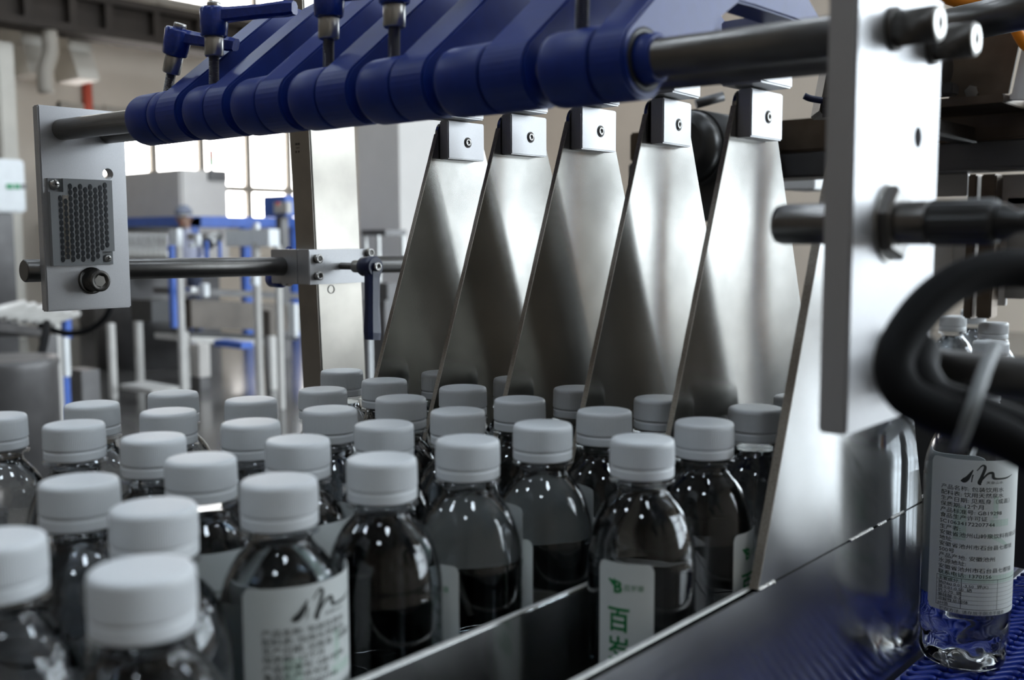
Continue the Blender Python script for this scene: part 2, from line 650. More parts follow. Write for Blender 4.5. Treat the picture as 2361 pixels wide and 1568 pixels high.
# inner rail
ir = thing('inner_rail', 'low steel lane rail left of the empty front lane', 'rail', (-.375, .2, BZ))
part('sheet', MB().box(-.3762, -.3735, -.2, .585, BZ, 1.0858, .0005), 'steel_rail', ir)
part('edge', MB().box(-.3764, -.3733, -.2, .585, 1.0858, 1.0873, .0005), 'steel_lip_lit', ir)

# ------------------------------------------------------------------ five hanging dividers
DX = [-.675, -.600, -.525, -.4497, -.3746]
ords = ['leftmost', 'second from left', 'middle', 'second from right', 'rightmost']
for i, X in enumerate(DX):
    t = thing('divider_plate', 'tall tapered steel lane divider, %s of the five hanging plates' % ords[i], 'divider', (X, .69, BZ), 'hanging lane dividers')
    zlow = 1.03 if i < 4 else 1.0880
    part('sheet', plate(X - .002, X + .0015, divider_poly(zlow)), 'steel_sheet', t)
    part('sawn_edge', edge_strip(X - .0023, X + .0018, zlow), 'steel_edge', t)
    tw = .10 if i == 3 else 0
    def tws(mb):
        if tw:
            c, s_ = math.cos(tw), math.sin(tw)
            mb.v = [(X + .006 + (v[0] - X - .006) * c - (v[1] - .69) * s_, .69 + (v[0] - X - .006) * s_ + (v[1] - .69) * c, v[2]) for v in mb.v]
        return mb
    lb = part('mounting_block', tws(MB().box(X + .0016, X + .0128, .6755, .7235, 1.3705, 1.4045, .0009)), 'aluminium', t)
    part('screw', tws(MB().revolve((X + .0129, .701, 1.3862), (1, 0, 0), [(-.004, .0027), (.0002, .0027), (.0002, .0035), (.0010, .0035), (.0010, .0016), (-.001, .0014)], 18, cap1=True)), 'bolt_steel', lb)
    part('screw_bore', tws(MB().revolve((X + .0126, .701, 1.3862), (1, 0, 0), [(.0001, .0047), (.0006, .0047), (.0006, .0036), (.0001, .0036)], 20, cap0=False, cap1=False)), 'black_steel', lb)
    part('hanger_block', tws(MB().box(X - .004, X + .0285, .660, .7065, 1.4055, 1.4500, .0012)), 'aluminium', t)
    part('slot_bolt', MB().cyl((X + .0286, .675, 1.428), (X + .034, .675, 1.428), .004, 12), 'bolt_steel', t)

# ================================================================== RODS, PLATES, ARMS
RY1, RY2 = .479, .5255


def rodz(x): return 1.3935 + (-.2 - x) * .0135


for Y, lab in ((RY1, 'long polished steel guide rod carrying the blue clamp arms, nearer of two'), (RY2, 'long polished steel guide rod behind the blue clamp hubs, farther of two')):
    xe = -.150
    m = MB().cyl((-.992, Y, rodz(-.992)), (-.1995, Y, rodz(-.1995)), .0100, 32)
    single('guide_rod', m, 'steel_rod', lab, 'rod')

# blue arms
ends = [-.752, -.686, -.616, -.543, -.4707, -.389, -.3205]
seams = [-.797, -.714, -.647, -.5775, -.5025, -.425, -.3446]
starts = [-.834, -.7455, -.6795, -.6095, -.5365, -.464, -.3815]
aord = ['first from the left', 'second from the left', 'third from the left', 'middle of seven', 'third from the right', 'second from the right', 'nearest, beside the bare rod']


def arm_poly(zc):
    R = .0215
    pts = []
    for k in range(22):                                   # round the hub, from upper left the long way under to the right
        a = math.radians(128 + k / 21 * 205)
        pts.append((RY1 + R * math.cos(a), zc + R * math.sin(a)))
    d = zc - 1.392
    rest = [(.5217, 1.4085), (.5520, 1.4165), (.5545, 1.4235), (.5640, 1.4290), (.5809, 1.4386), (.60, 1.4393), (.688, 1.4398), (.6964, 1.4458), (.652, 1.470), (.606, 1.4868), (.580, 1.4915), (.572, 1.4908), (.556, 1.482)]
    return pts + [(y, z + d) for y, z in rest]


def lever(parent, base, axis, hdir, mat, bush=True, hlen=.062, hub=.0105, stud=.024, tail=.02, hw=1.0):
    """clamp lever: threaded stud, steel bush, moulded hub with socket screw, tapered handle"""
    base, axis, hdir = Vector(base), Vector(axis).normalized(), Vector(hdir)
    hdir = (hdir - axis * hdir.dot(axis) * .85).normalized()
    prof = []
    k = 0
    while k * .0012 < stud + tail:                         # thread
        t0 = -tail + k * .0012
        prof += [(t0, .0037), (t0 + .0006, .0042)]
        k += 1
    st = MB().revolve(base, axis, prof, 14, smooth=False)
    h0 = stud
    b0 = base + axis * h0
    hb = MB().revolve(b0, axis, [(.016 - .001, hub * .86), (.016, hub * .97), (.024, hub * 1.03), (.0355, hub * 1.06), (.037, hub * .95)], 24)
    # handle: tapered bar from the hub, upper face ridged
    side = axis.cross(hdir).normalized()
    c0 = b0 + axis * .031
    vs, fs = [], []
    secs = [(.004, .0075, .0062), (.012, .0062, .0056), (hlen * .55, .0062, .0050), (hlen * .9, .0072, .0058), (hlen, .0066, .0050)]
    for (t, w, h) in secs:
        w *= hw
        c = c0 + hdir * t + axis * (.10 * t)
        for sx, sy in ((-1, -.7), (-.55, -1), (.55, -1), (1, -.7), (1, .5), (.45, 1), (-.45, 1), (-1, .5)):
            vs.append(c + side * (w * sx) + axis * (h * sy))
    for i in range(len(secs) - 1):
        for k in range(8):
            fs.append((i * 8 + k, i * 8 + (k + 1) % 8, i * 8 + 8 + (k + 1) % 8, i * 8 + 8 + k))
    fs += [tuple(range(7, -1, -1)), tuple((len(secs) - 1) * 8 + k for k in range(8))]
    hb.add(vs, fs)
    lv = part('clamp_lever', hb, mat, parent)
    part('stud', st, 'steel_rod', lv)
    if bush:
        part('bush', MB().revolve(b0, axis, [(0, .0066), (.001, .0074), (.0155, .0074), (.0165, .0066)], 20), 'bolt_steel', lv)
    part('socket_screw', MB().revolve(b0, axis, [(.0355, .0052), (.0408, .0052), (.0415, .0046), (.0415, .0026), (.0385, .0026)], 18), 'bolt_steel', lv)
    return lv


for i in range(7):
    zc = rodz((starts[i] + ends[i]) / 2) - .0005
    t = thing('clamp_arm', 'dark blue plastic clamp arm on the guide rod, %s' % aord[i], 'clamp arm', ((seams[i] + ends[i]) / 2, RY1, zc - .0215), 'blue clamp arms')
    pl = arm_poly(zc)
    x0 = seams[i] + .0006 if i else -.783
    bm = bmesh.new()
    vs = [bm.verts.new((x0, p[0], p[1])) for p in pl]
    f = bm.faces.new(vs)
    r = bmesh.ops.extrude_face_region(bm, geom=[f])
    bmesh.ops.translate(bm, vec=(ends[i] - x0, 0, 0), verts=[g for g in r['geom'] if isinstance(g, bmesh.types.BMVert)])
    bmesh.ops.bevel(bm, geom=[e for e in bm.edges if len(e.link_faces) == 2 and e.calc_face_angle(0) > 1.2], offset=.0014, segments=2, affect='EDGES')
    part('arm', MB().bm(bm), 'blue_plastic', t)
    # sleeve: turned collar with rounded rims; the last one shows its open slotted end
    s0 = starts[i]
    s1 = seams[i] - .0006
    part('sleeve', MB().revolve((s0, RY1, zc), (1, 0, 0), [(0, .0165), (.0008, .0192), (.0025, .0208), (.006, .0215), (s1 - s0 - .002, .0215), (s1 - s0, .0207)], 48), 'blue_plastic', t)
    if i == 0:
        part('sleeve', MB().revolve((seams[0] + .0006, RY1, zc), (1, 0, 0), [(0, .0207), (.0015, .0215), (.0135, .0215), (.0138, .021)], 48), 'blue_plastic', t)
    if i == 6:
        part('collar', MB().revolve((ends[i] - .001, RY1, zc), (1, 0, 0), [(0, .0132), (.0095, .0132), (.0105, .0122), (.0105, .0104), (0, .0104)], 40, cap0=False, cap1=False), 'blue_plastic', t)
        part('slot', MB().revolve((ends[i] - .0004, RY1, zc), (1, 0, 0), [(.0002, .0172), (.0009, .0172), (.0009, .0133), (.0002, .0133)], 40, cap0=False, cap1=False), 'black_plastic', t)

arms = [o for o in C.objects if o.name.startswith('clamp_arm')]
hz = lambda x: rodz(x) + .020
lever(arms[0], (-.797, RY1, hz(-.797)), (.34, .05, 1), (.85, .55, -.1), 'blue_lever', stud=.016, hlen=.05)
lever(arms[1], (-.729, RY1, hz(-.729)), (.06, 0, 1), (.86, .55, .02), 'blue_lever', stud=.0225, hlen=.066)
lever(arms[3], (-.587, RY1, hz(-.587)), (.05, 0, 1), (.80, .62, 0), 'blue_lever', stud=.020)
lever(arms[4], (-.519, RY1, hz(-.519)), (.03, 0, 1), (.5, .85, 0), 'blue_lever', stud=.020)
lever(arms[6], (-.3635, RY1, hz(-.3635)), (.03, 0, 1), (.5, .85, 0), 'blue_lever', stud=.030)


def socket_head(p, d, r, h, flange=None):
    pr = []
    if flange:
        pr += [(0, flange), (.0022, flange), (.0022, r)]
    pr += [(0 if not flange else .0022, r), (h - .0007, r), (h, r - .0008), (h, r * .58), (h - .004, r * .5)]
    return MB().revolve(p, d, pr, 28)


def hex_bore(p, d, r, h):
    m = MB()
    m.revolve(p, d, [(h - .0038, r * .46), (h - .0006, r * .56)], 6, smooth=False)
    return m


def bored_plate(x0, x1, y0, y1, z0, z1, holes, bev=.0012):
    me_ = mesh('tmp', MB().box(x0, x1, y0, y1, z0, z1, bev), 'aluminium')
    o = bpy.data.objects.new('tmp', me_)
    C.objects.link(o)
    cut = []
    for (y, z, r) in holes:
        co = bpy.data.objects.new('cut', mesh('cut', MB().cyl((x0 - .01, y, z), (x1 + .01, y, z), r, 40), 'aluminium'))
        C.objects.link(co)
        md = o.modifiers.new('b', 'BOOLEAN')
        md.object = co
        md.operation = 'DIFFERENCE'
        cut.append(co)
    e = o.evaluated_get(bpy.context.evaluated_depsgraph_get())
    me2 = e.to_mesh()
    mb = MB().add([tuple(v.co) for v in me2.vertices], [tuple(p_.vertices) for p_ in me2.polygons])
    e.to_mesh_clear()
    for q_ in cut + [o]:
        bpy.data.objects.remove(q_)
    return mb


# ------------------------------------------------------------------ left end plate with reflector
LX = -.986
t = thing('reflector_bracket', 'grey anodised end plate holding a prismatic reflector, far left', 'bracket', (LX - .006, .50, 1.2305))
part('plate', bored_plate(LX - .0115, LX, .4565, .5430, 1.2305, 1.4258, [(.5235, 1.3640, .0055)]), 'aluminium', t)
# reflector body with two notched screw corners
y0, y1, z0, z1 = .4615, .5240, 1.2745, 1.3575
nt = .013
outl = [(y0, z0), (y1 - nt, z0), (y1 - nt, z0 + nt), (y1, z0 + nt), (y1, z1), (y0 + nt, z1), (y0 + nt, z1 - nt), (y0, z1 - nt)]
rf = part('reflector', MB().prism([(y0, z0 + .0), (y1, z0), (y1, z1), (y0, z1)], 'x', LX, LX + .0022).prism(outl, 'x', LX + .0022, LX + .0062), 'reflector', t)
cell_me = mesh('reflector_cell', MB().prism([(-.0018, -.0011), (-.0006, -.0028), (.0006, -.0028), (.0018, -.0011), (.0018, .0011), (.0006, .0028), (-.0006, .0028), (-.0018, .0011)], 'x', 0, .0007), 'reflector_cell')
cols = 10
for c in range(cols):
    y = y0 + .0095 + c * .00505
    za, zb = z0 + .006, z1 - .005
    if c < 2: zb = z1 - nt - .004
    if c >= 8: za = z0 + nt + .004
    z = za + (.0028 if c % 2 else .0)
    while z < zb:
        co = bpy.data.objects.new('reflector_cell', cell_me)
        C.objects.link(co)
        co.parent = rf
        co.location = Vector((LX + .0061, y, z)) - ORG[t]
        z += .0058
part('bright_strip', MB().box(LX + .0060, LX + .0064, y0 + .0095 + .0022, y0 + .0095 + .0079, z0 + .006, z1 - nt - .003), 'reflector_bright', rf)
for (y, z, rr) in ((y0 + .0062, z1 - .0058, .0050), (y1 - .0062, z0 + .0062, .0036)):
    sc = part('screw', MB().revolve((LX + .0022, y, z), (1, 0, 0), [(0, rr), (.0018, rr), (.003, rr * .75), (.0034, rr * .3)], 20), 'bolt_steel', rf)
for (y, z, rr) in ((y0 + .0062, z1 - .0058, .0030), (y1 - .0062, z0 + .0062, .0022)):
    part('screw_slot', MB().box(LX + .0048, LX + .0060, y - rr, y + rr, z - .0007, z + .0007).box(LX + .0048, LX + .0060, y - .0007, y + .0007, z - rr, z + rr), 'black_steel', rf)
bp = part('bolt', socket_head((LX, .5015, 1.2590), (1, 0, 0), .0105, .0185, .0132), 'black_steel', t)
part('hex_socket', hex_bore((LX, .5015, 1.2590), (1, 0, 0), .0105, .0182), 'bolt_steel', bp)

# cross rod, clamp and post
single('cross_rod', MB().revolve((-1.0125, .4475, 1.2695), (0, 1, -.009), [(0, .0098), (.0012, .0110), (.56, .0110)], 32), 'dark_rod', 'dark steel rod running behind the left end plate into the post clamp', 'rod')
t = thing('post', 'brown-edged brushed steel upright behind the rod clamp', 'post', (-1.0, .81, 0))


def shear(mb, k=.035, z=1.376):
    mb.v = [(v[0], v[1] + (z - v[2]) * k, v[2]) for v in mb.v]
    return mb


part('upright', shear(MB().box(-1.0215, -.9825, .774, .843, .02, 1.66, .0016)), 'steel_post', t)
part('foot', MB().box(-1.08, -.92, .80, .92, 0, .02, .003), 'steel_post', t)
w = MB()
for (x, z, dx, dz) in ((-1.009, 1.4105, .0016, .0030), (-1.0045, 1.4105, .0016, .0030), (-1.0068, 1.4060, .0030, .0010), (-1.0100, 1.4015, .0010, .0026), (-1.0050, 1.4015, .0010, .0026)):
    w.box(x - dx, x + dx, .7736, .7745, z - dz * .4, z + dz * .4)
tag(part('stamped_marks', shear(w), 'black_steel', t), kind='stuff')
part('stamped_ring', MB().revolve((-.9824, .799, 1.2385), (1, 0, 0), [(0, .0052), (.0008, .0052), (.0008, .0044), (0, .0044)], 24, cap0=False, cap1=False), 'bolt_steel', t)

t = thing('rod_clamp', 'pale aluminium two-piece rod clamp bolted to the steel upright', 'clamp', (-1.0, .79, 1.246))
part('block', MB().box(-1.034, -.9826, .7500, .7745, 1.2462, 1.2866, .0008), 'aluminium', t)
part('plate', MB().box(-.9824, -.9612, .7500, .8495, 1.2462, 1.2866, .0008), 'aluminium', t)
for (y, z) in ((.7615, 1.2760), (.7615, 1.2562), (.8400, 1.2818)):
    b = part('bolt', socket_head((-.9612, y, z), (1, 0, 0), .0052, .0062), 'bolt_steel', t)
    part('hex_socket', hex_bore((-.9612, y, z), (1, 0, 0), .0056, .0062), 'black_steel', b)
lever(t, (-.962, .7975, 1.2668), (1, .02, .0), (-.06, -.10, -1), 'navy_lever', bush=True, hlen=.084, stud=.024, tail=.004, hub=.0115, hw=1.45)
lever(t, (-1.036, .782, 1.2480), (-1, .0, .05), (.1, .62, .75), 'blue_lever', hlen=.046, stud=.004, tail=.004)

# ------------------------------------------------------------------ right end plate with sensor
PX = -.1862
t = thing('sensor_bracket', 'bright anodised end plate in the foreground carrying the sensor', 'bracket', (PX - .007, .49, 1.211))
part('plate', bored_plate(PX - .0135, PX, .4400, .5440, 1.2115, 1.4165, [(.5150, 1.3475, .0052)]), 'aluminium', t)
for Y in (RY1, RY2 + .004):
    b = part('bolt', socket_head((PX, Y, 1.3935), (1, 0, 0), .0082, .0205, .0100), 'black_steel', t)
    part('bolt_face', MB().revolve((PX + .0204, Y, 1.3935), (1, 0, 0), [(0, .0078), (.0006, .0074), (.0006, .0026), (0, .0026)], 28, cap0=False, cap1=False), 'bolt_steel', b)

SY, SZ = .4815, 1.3058
t = thing('photo_sensor', 'cylindrical steel photoelectric sensor with hex nut through the foreground plate', 'sensor', (PX, SY, SZ - .0175))
part('barrel', MB().revolve((-.2425, SY, SZ), (1, 0, 0), [(0, .0078), (.0008, .0092), (.004, .0100), (.0745, .0100), (.0755, .0092)], 40), 'steel_rod', t)
part('lens', MB().revolve((-.2432, SY, SZ), (1, 0, 0), [(0, .0060), (.0009, .0076)], 32), 'reflector_cell', t)
part('nut', MB().revolve((PX, SY, SZ), (1, 0, 0), [(0, .0160), (.0012, .0178), (.0048, .0178), (.0062, .0158)], 6, smooth=False), 'steel_rod', t)
part('washer', MB().revolve((PX, SY, SZ), (1, 0, 0), [(0, .0185), (.0012, .0185)], 36), 'bolt_steel', t)
kn = MB().revolve((-.1672, SY, SZ), (1, 0, 0), [(0, .0088), (.001, .0100), (.027, .0100), (.029, .0088)], 48, smooth=False, mod=lambda k, i, th, tt: (.0004 if i % 2 else 0) if 0 < k < 3 else 0)
part('connector', kn, 'black_plastic', t)
part('cable_gland', MB().revolve((-.1385, SY, SZ), (1, 0, 0), [(0, .0085), (.003, .0082), (.008, .0050), (.014, .0044)], 28), 'black_plastic', t)
cp = catmull([(-.128, SY, SZ), (-.112, SY, SZ + .001), (-.09, SY + .004, SZ + .006), (-.06, SY + .012, SZ + .004), (-.03, SY + .02, SZ - .02)], 8)
part('sensor_cable', MB().tube(cp, .0036, 12), 'black_rubber', t)

# side rod on the foreground plate
t = thing('side_rod', 'dark steel rod reaching right from the foreground plate, partly behind cable', 'rod', (-.08, .495, 1.225))
part('rod', MB().cyl((PX, .494, 1.2385), (.10, .494, 1.229), .0098, 32), 'dark_rod', t)
part('collar', MB().revolve((PX, .494, 1.2385), (1, 0, -.03), [(0, .0150), (.001, .0158), (.014, .0158), (.016, .0140)], 32), 'black_steel', t)
part('collar_screw', socket_head((PX + .008, .488, 1.2500), (.1, -.55, .8), .0042, .007), 'bolt_steel', t)

# coiled black cable near the camera
cpts = [(2520, 640, .43), (2400, 622, .42), (2290, 622, .415), (2190, 660, .41), (2110, 735, .405), (2062, 830, .40), (2085, 905, .395), (2160, 950, .39), (2260, 985, .385), (2370, 1040, .38), (2480, 1110, .375)]
t = thing('cable_loop', 'thick black cable looping in front of the lens at far right', 'cable', at(2200, 980, d=.39))
part('cable', MB().tube(catmull([at(x, y, d=d) for x, y, d in cpts], 8), .0078, 14), 'black_rubber', t)
cp2 = [(2520, 700, .44), (2400, 672, .43), (2290, 664, .425), (2200, 700, .42), (2130, 770, .415), (2095, 850, .41), (2120, 915, .405), (2200, 970, .40), (2300, 1010, .395), (2400, 1065, .39), (2500, 1130, .385)]
cp2 = [(2105, 800, .412), (2100, 860, .405), (2140, 925, .40), (2230, 962, .395), (2330, 1000, .39), (2440, 1040, .385)]
part('cable', MB().tube(catmull([at(x, y, d=d) for x, y, d in cp2], 8), .0105, 14), 'black_rubber', t)
tie = catmull([at(2300, 790, d=.40), at(2272, 850, d=.375), at(2245, 930, d=.365), at(2222, 1000, d=.37), at(2205, 1040, d=.385)], 8)
tm = MB()
vs, fs = [], []
for p in tie:
    for a in (-1, 1):
        for b in (-1, 1):
            vs.append(p + RT * (.0024 * a) + FW * (.0006 * b))
for k in range(len(tie) - 1):
    o4 = 4 * k
    for a, b in ((0, 1), (1, 3), (3, 2), (2, 0)):
        fs.append((o4 + a, o4 + b, o4 + 4 + b, o4 + 4 + a))
part('cable_tie', tm.add(vs, fs, True), 'tie', t)

# ================================================================== BOTTLES
CAPTOP = 1.1833
HB = CAPTOP - BZ          # bottle height with cap
RB = .0320
ZC = HB - .0225           # underside of the cap
prof = [(.0, .020), (.0012, .0258), (.0035, .0290), (.007, .0308), (.012, .0317), (.018, RB), (.026, RB), (.034, RB), (.042, RB), (.060, RB), (.085, RB), (.110, RB), (.130, RB)]
zf = HB - .072
prof = [p_ for p_ in prof if p_[0] < .120] + [(1.1125 - BZ + k * .0008, RB) for k in range(-12, -1)] + [(1.1125 - BZ + k * .0008, RB) for k in range(-1, 7) if 1.1125 - BZ + k * .0008 < zf + .0005]
prof += [(HB - .066, .0316), (HB - .060, .0306), (HB - .054, .0290), (HB - .048, .0271), (HB - .043, .0246), (HB - .038, .0213), (HB - .0345, .0180), (HB - .0315, .0157), (HB - .0285, .0150), (HB - .0262, .0151)]
prof_neck = prof + [(HB - .0258, .0192), (HB - .0244, .0194), (HB - .0240, .0168), (HB - .0180, .0165)]


ZRIDGE = 1.1125 - BZ


def wave(k, i, th, t):
    """moulded wave pattern round the foot of the bottle"""
    if abs(t - ZRIDGE) < .012:                            # ridge line under the shoulder
        u = (t - ZRIDGE - .0016 * max(0, math.sin(2 * th + .6)) ** 3) / .0011
        return -.0007 * math.exp(-u * u)
    if t < .003 or t > .036:
        return 0
    e = math.sin((t - .003) / .033 * PI)
    return e * (.0009 * math.sin(9 * th + 260 * t) + .0005 * math.sin(5 * th - 420 * t) - .0014)


def densify(pr):
    out = []
    for (a, b), (c, d) in zip(pr[:-1], pr[1:]):
        n = 3 if a < .036 else 1
        for k in range(n):
            out.append((a + (c - a) * k / n, b + (d - b) * k / n))
    return out + [pr[-1]]


shell_me = mesh('body', MB().revolve((0, 0, 0), (0, 0, 1), densify(prof_neck), 72, cap1=False, mod=wave), 'shell')
ZW = HB - .0290
wprof = [(z + .0006 if z < .001 else z, r - .0007) for z, r in densify(prof) if z < ZW - .0005] + [(ZW, .0143)]
water_me = mesh('water', MB().revolve((0, 0, 0), (0, 0, 1), wprof, 72, mod=wave), 'water')
NR = 110
cprof = [(0, .0180), (0, .0185), (-.0004, .0188), (-.0010, .0188), (-.0046, .0188), (-.0052, .0188), (-.0055, .0183), (-.0058, .0182), (-.0064, .0182), (-.0067, .0184), (-.0070, .0189), (-.0076, .0189), (-.0184, .0187), (-.0190, .0187), (-.0200, .0186), (-.0209, .0183), (-.0216, .0176), (-.0219, .0166), (-.0220, .0156), (-.0220, .010), (-.0220, .001)]
cprof = [(ZC - z, r) for z, r in cprof]
capb = MB().revolve((0, 0, 0), (0, 0, 1), cprof, NR * 2, cap0=True, cap1=True,
                    mod=lambda k, i, th, t: ((.00012 if i % 2 else -.00010) if 11 <= k <= 12 else 0))
for k in range(11 * NR * 2, 12 * NR * 2):                # crisp grip ribs
    capb.sm[k] = False
cap_me = mesh('screw_cap', capb, 'cap')


def label_mesh(w, z0, z1, rc, R=RB + .00035):
    """paper label wrapped on the bottle, its middle facing +x"""
    n = 40
    vs, fs = [], []
    for k in range(n + 1):
        u = -w / 2 + w * k / n
        e = min(u + w / 2, w / 2 - u)
        c = 0 if e >= rc else rc - math.sqrt(max(0, rc * rc - (rc - e) ** 2))
        for r_ in (R, R - .0002):
            for z in (z0 + c, z1 - c):
                a = u / R
                vs.append((r_ * math.cos(a), r_ * math.sin(a), z))
    for k in range(n):
        a = 4 * k
        fs += [(a, a + 4, a + 5, a + 1), (a + 2, a + 3, a + 7, a + 6), (a, a + 2, a + 6, a + 4), (a + 1, a + 5, a + 7, a + 3)]
    fs += [(0, 1, 3, 2), (4 * n, 4 * n + 2, 4 * n + 3, 4 * n + 1)]
    return MB().add(vs, fs, False)


RP = RB + .0006


def fine(vs, fs, lim=.0012):
    """cut long edges so that writing follows the curve of the bottle"""
    bm = bmesh.new()
    bv = [bm.verts.new(v) for v in vs]
    for f in fs:
        try:
            bm.faces.new([bv[i] for i in f])
        except ValueError:
            pass
    for _ in range(4):
        bmesh.ops.triangulate(bm, faces=list(bm.faces))
        es = [e for e in bm.edges if e.calc_length() > lim]
        if not es:
            break
        bmesh.ops.subdivide_edges(bm, edges=es, cuts=1)
    bmesh.ops.triangulate(bm, faces=list(bm.faces))
    bm.verts.index_update()
    out = [tuple(v.co) for v in bm.verts], [tuple(v.index for v in f.verts) for f in bm.faces]
    bm.free()
    return out


def wrapped(vs, fs, u0, z0, sx=1.0):
    """flat writing laid round the bottle; u runs to the right seen from outside"""
    out = []
    for v in vs:
        a = (u0 + v[0] * sx) / RP
        out.append((RP * math.cos(a), RP * math.sin(a), z0 + v[1]))
    return out, fs


def quad(mb, u0, u1, z0, z1):
    n = max(1, int(abs(u1 - u0) / .003))
    vs, fs = [], []
    for k in range(n + 1):
        a = (u0 + (u1 - u0) * k / n) / RP
        vs += [(RP * math.cos(a), RP * math.sin(a), z0), (RP * math.cos(a), RP * math.sin(a), z1)]
    for k in range(n):
        fs.append((2 * k, 2 * k + 2, 2 * k + 3, 2 * k + 1))
    mb.add(vs, fs)


def blob(mb, pts):
    """brush stroke: list of (u, z, half width)"""
    vs, fs = [], []
    P = catmull([Vector((a, b, c)) for a, b, c in pts], 5)
    for i, p in enumerate(P):
        d = P[min(i + 1, len(P) - 1)] - P[max(i - 1, 0)]
        L = math.hypot(d.x, d.y) or 1
        nx, ny = -d.y / L, d.x / L
        for s_ in (-1, 1):
            a = (p.x + nx * p.z * s_) / RP
            vs.append((RP * math.cos(a), RP * math.sin(a), p.y + ny * p.z * s_))
    for i in range(len(P) - 1):
        fs.append((2 * i, 2 * i + 2, 2 * i + 3, 2 * i + 1))
    mb.add(vs, fs)


# back label
BL0, BL1 = 1.0245 - BZ, 1.1385 - BZ
back_me = mesh('back_label', label_mesh(.080, BL0, BL1, .004), 'label')
lines = ['产品名称: 包装饮用水', '配料表: 饮用天然泉水', '生产日期: 见瓶身（或盖）', '保质期: 12个月', '产品标准号: GB19298', '食品生产许可证', 'SC10634172207744', '生产者:', '安徽省池州山岭泉饮料有限公司', '地址', '安徽省池州市石台县七都镇', '500号', '产品产地: 安徽池州', '水源地址:', '安徽省池州市石台县七都镇', '联系电话: 1370156']
pb = MB()
zz = BL1 - .0225
for ln in lines:
    vs, fs = text_mesh(ln, .0038)
    pb.add(*wrapped(vs, fs, -.031, zz, 1.25))
    zz -= .00425
tz1 = zz + .0028
for ln in ['主要成分:', '钠(Na) 0.01-3.50  钾(K)', '镁 0.01-0.50  硒', '钙 2-70  锶', '偏硅酸 0-2', '溶解性总固体', 'pH值']:
    vs, fs = text_mesh(ln, .0028)
    pb.add(*wrapped(vs, fs, -.0305, zz, 1.3))
    zz -= .0031
tz0 = zz + .0022
quad(pb, -.032, .034, tz1, tz1 + .0003)
quad(pb, -.032, .034, tz0, tz0 + .0003)
for k in range(1, 7):
    quad(pb, -.032, .034, tz1 - k * .0031, tz1 - k * .0031 + .00015)
for u in (-.032, -.014, .012, .0337):
    quad(pb, u, u + .0003, tz0, tz1)
for ln in ['贮存方法: 请存放于阴凉干燥处', '如有问题请与本公司联系']:
    vs, fs = text_mesh(ln, .0030)
    pb.add(*wrapped(vs, fs, -.029, zz - .0012, 1.2))
    zz -= .0036
zt = BL1 - .0118
blob(pb, [(-.0170, zt - .0035, .0003), (-.0150, zt - .0032, .0017), (-.0128, zt - .0016, .0016), (-.0105, zt + .0022, .0009), (-.0090, zt + .0050, .0003)])
blob(pb, [(-.0065, zt + .0045, .0003), (-.0030, zt + .0085, .0005), (-.0010, zt + .0070, .0010), (-.0030, zt + .0005, .0011), (-.0044, zt - .0040, .0015), (-.0034, zt - .0042, .0013)])
blob(pb, [(-.0030, zt - .0020, .0006), (.0010, zt + .0025, .0007), (.0045, zt + .0030, .0010), (.0052, zt - .0002, .0011), (.0080, zt - .0012, .0007), (.0160, zt - .0010, .0006), (.0220, zt + .0008, .0002)])
blob(pb, [(-.0098, zt - .004, .0003), (-.0092, zt + .0005, .0004), (-.0086, zt + .0015, .0003)])
vs, fs = text_mesh('天泉山水', .0022)
pb.add(*wrapped(vs, fs, .0000, zt - .0048, 1.5))
bprint_me = mesh('label_print', pb, 'print_black')
RP = RB + .00048
pp = MB()
quad(pp, -.021, -.012, BL0 + .055, BL0 + .080)
quad(pp, .004, .020, BL0 + .066, BL0 + .071)
quad(pp, .006, .010, BL0 + .072, BL0 + .088)
blob(pp, [(.002, BL0 + .060, .001), (.012, BL0 + .056, .0016), (.020, BL0 + .051, .001)])
quad(pp, -.030, .036, BL0 + .024, BL0 + .030)
show_me = mesh('show_through', pp, 'print_pale')
RP = RB + .0006
# front label
FL0, FL1 = 1.010 - BZ, 1.1165 - BZ
front_me = mesh('front_label', label_mesh(.034, FL0, FL1, .0042), 'label')
fb = MB()
z = FL1 - .0172
vs, fs = fine(*text_mesh('B', .0098, bold=.0003))
fb.add(*wrapped(vs, fs, -.0068, z, 1.0))
blob(fb, [(-.0098, z + .0072, .0005), (-.0078, z + .0060, .0010), (-.0066, z + .0040, .0007)])
blob(fb, [(-.0058, z + .0080, .0003), (-.0066, z + .0062, .0006), (-.0068, z + .0040, .0006)])
vs, fs = text_mesh('百岁泉', .0040)
fb.add(*wrapped(vs, fs, -.0004, z + .0018, 1.0))
z -= .0215
for ch in '百岁山':
    vs, fs = fine(*text_mesh(ch, .0155, bold=.00028))
    fb.add(*wrapped(vs, fs, -.0108, z, .95))
    z -= .0175
zz2 = FL1 - .0172 - .0215 - .0135
blob(fb, [(.0038, zz2 - .006, .0008), (.0050, zz2 - .001, .0022), (.0072, zz2 + .0008, .0028), (.0094, zz2 - .0010, .0006)])
fprint_me = mesh('label_print', fb, 'print_green')
dome_patch_me = mesh('back_label', label_mesh(.060, 1.098 - BZ, 1.1385 - BZ, .004), 'label')  # cut-down label added to give the white dome seen through the shoulder
gb = MB()
quad(gb, -.026, .026, 1.1145 - BZ, 1.1153 - BZ)
quad(gb, -.026, .026, 1.1105 - BZ, 1.1111 - BZ)
blob(gb, [(.004, 1.126 - BZ, .0008), (.006, 1.130 - BZ, .002), (.009, 1.131 - BZ, .0015)])
dome_stripe_me = mesh('label_print', gb, 'print_green')


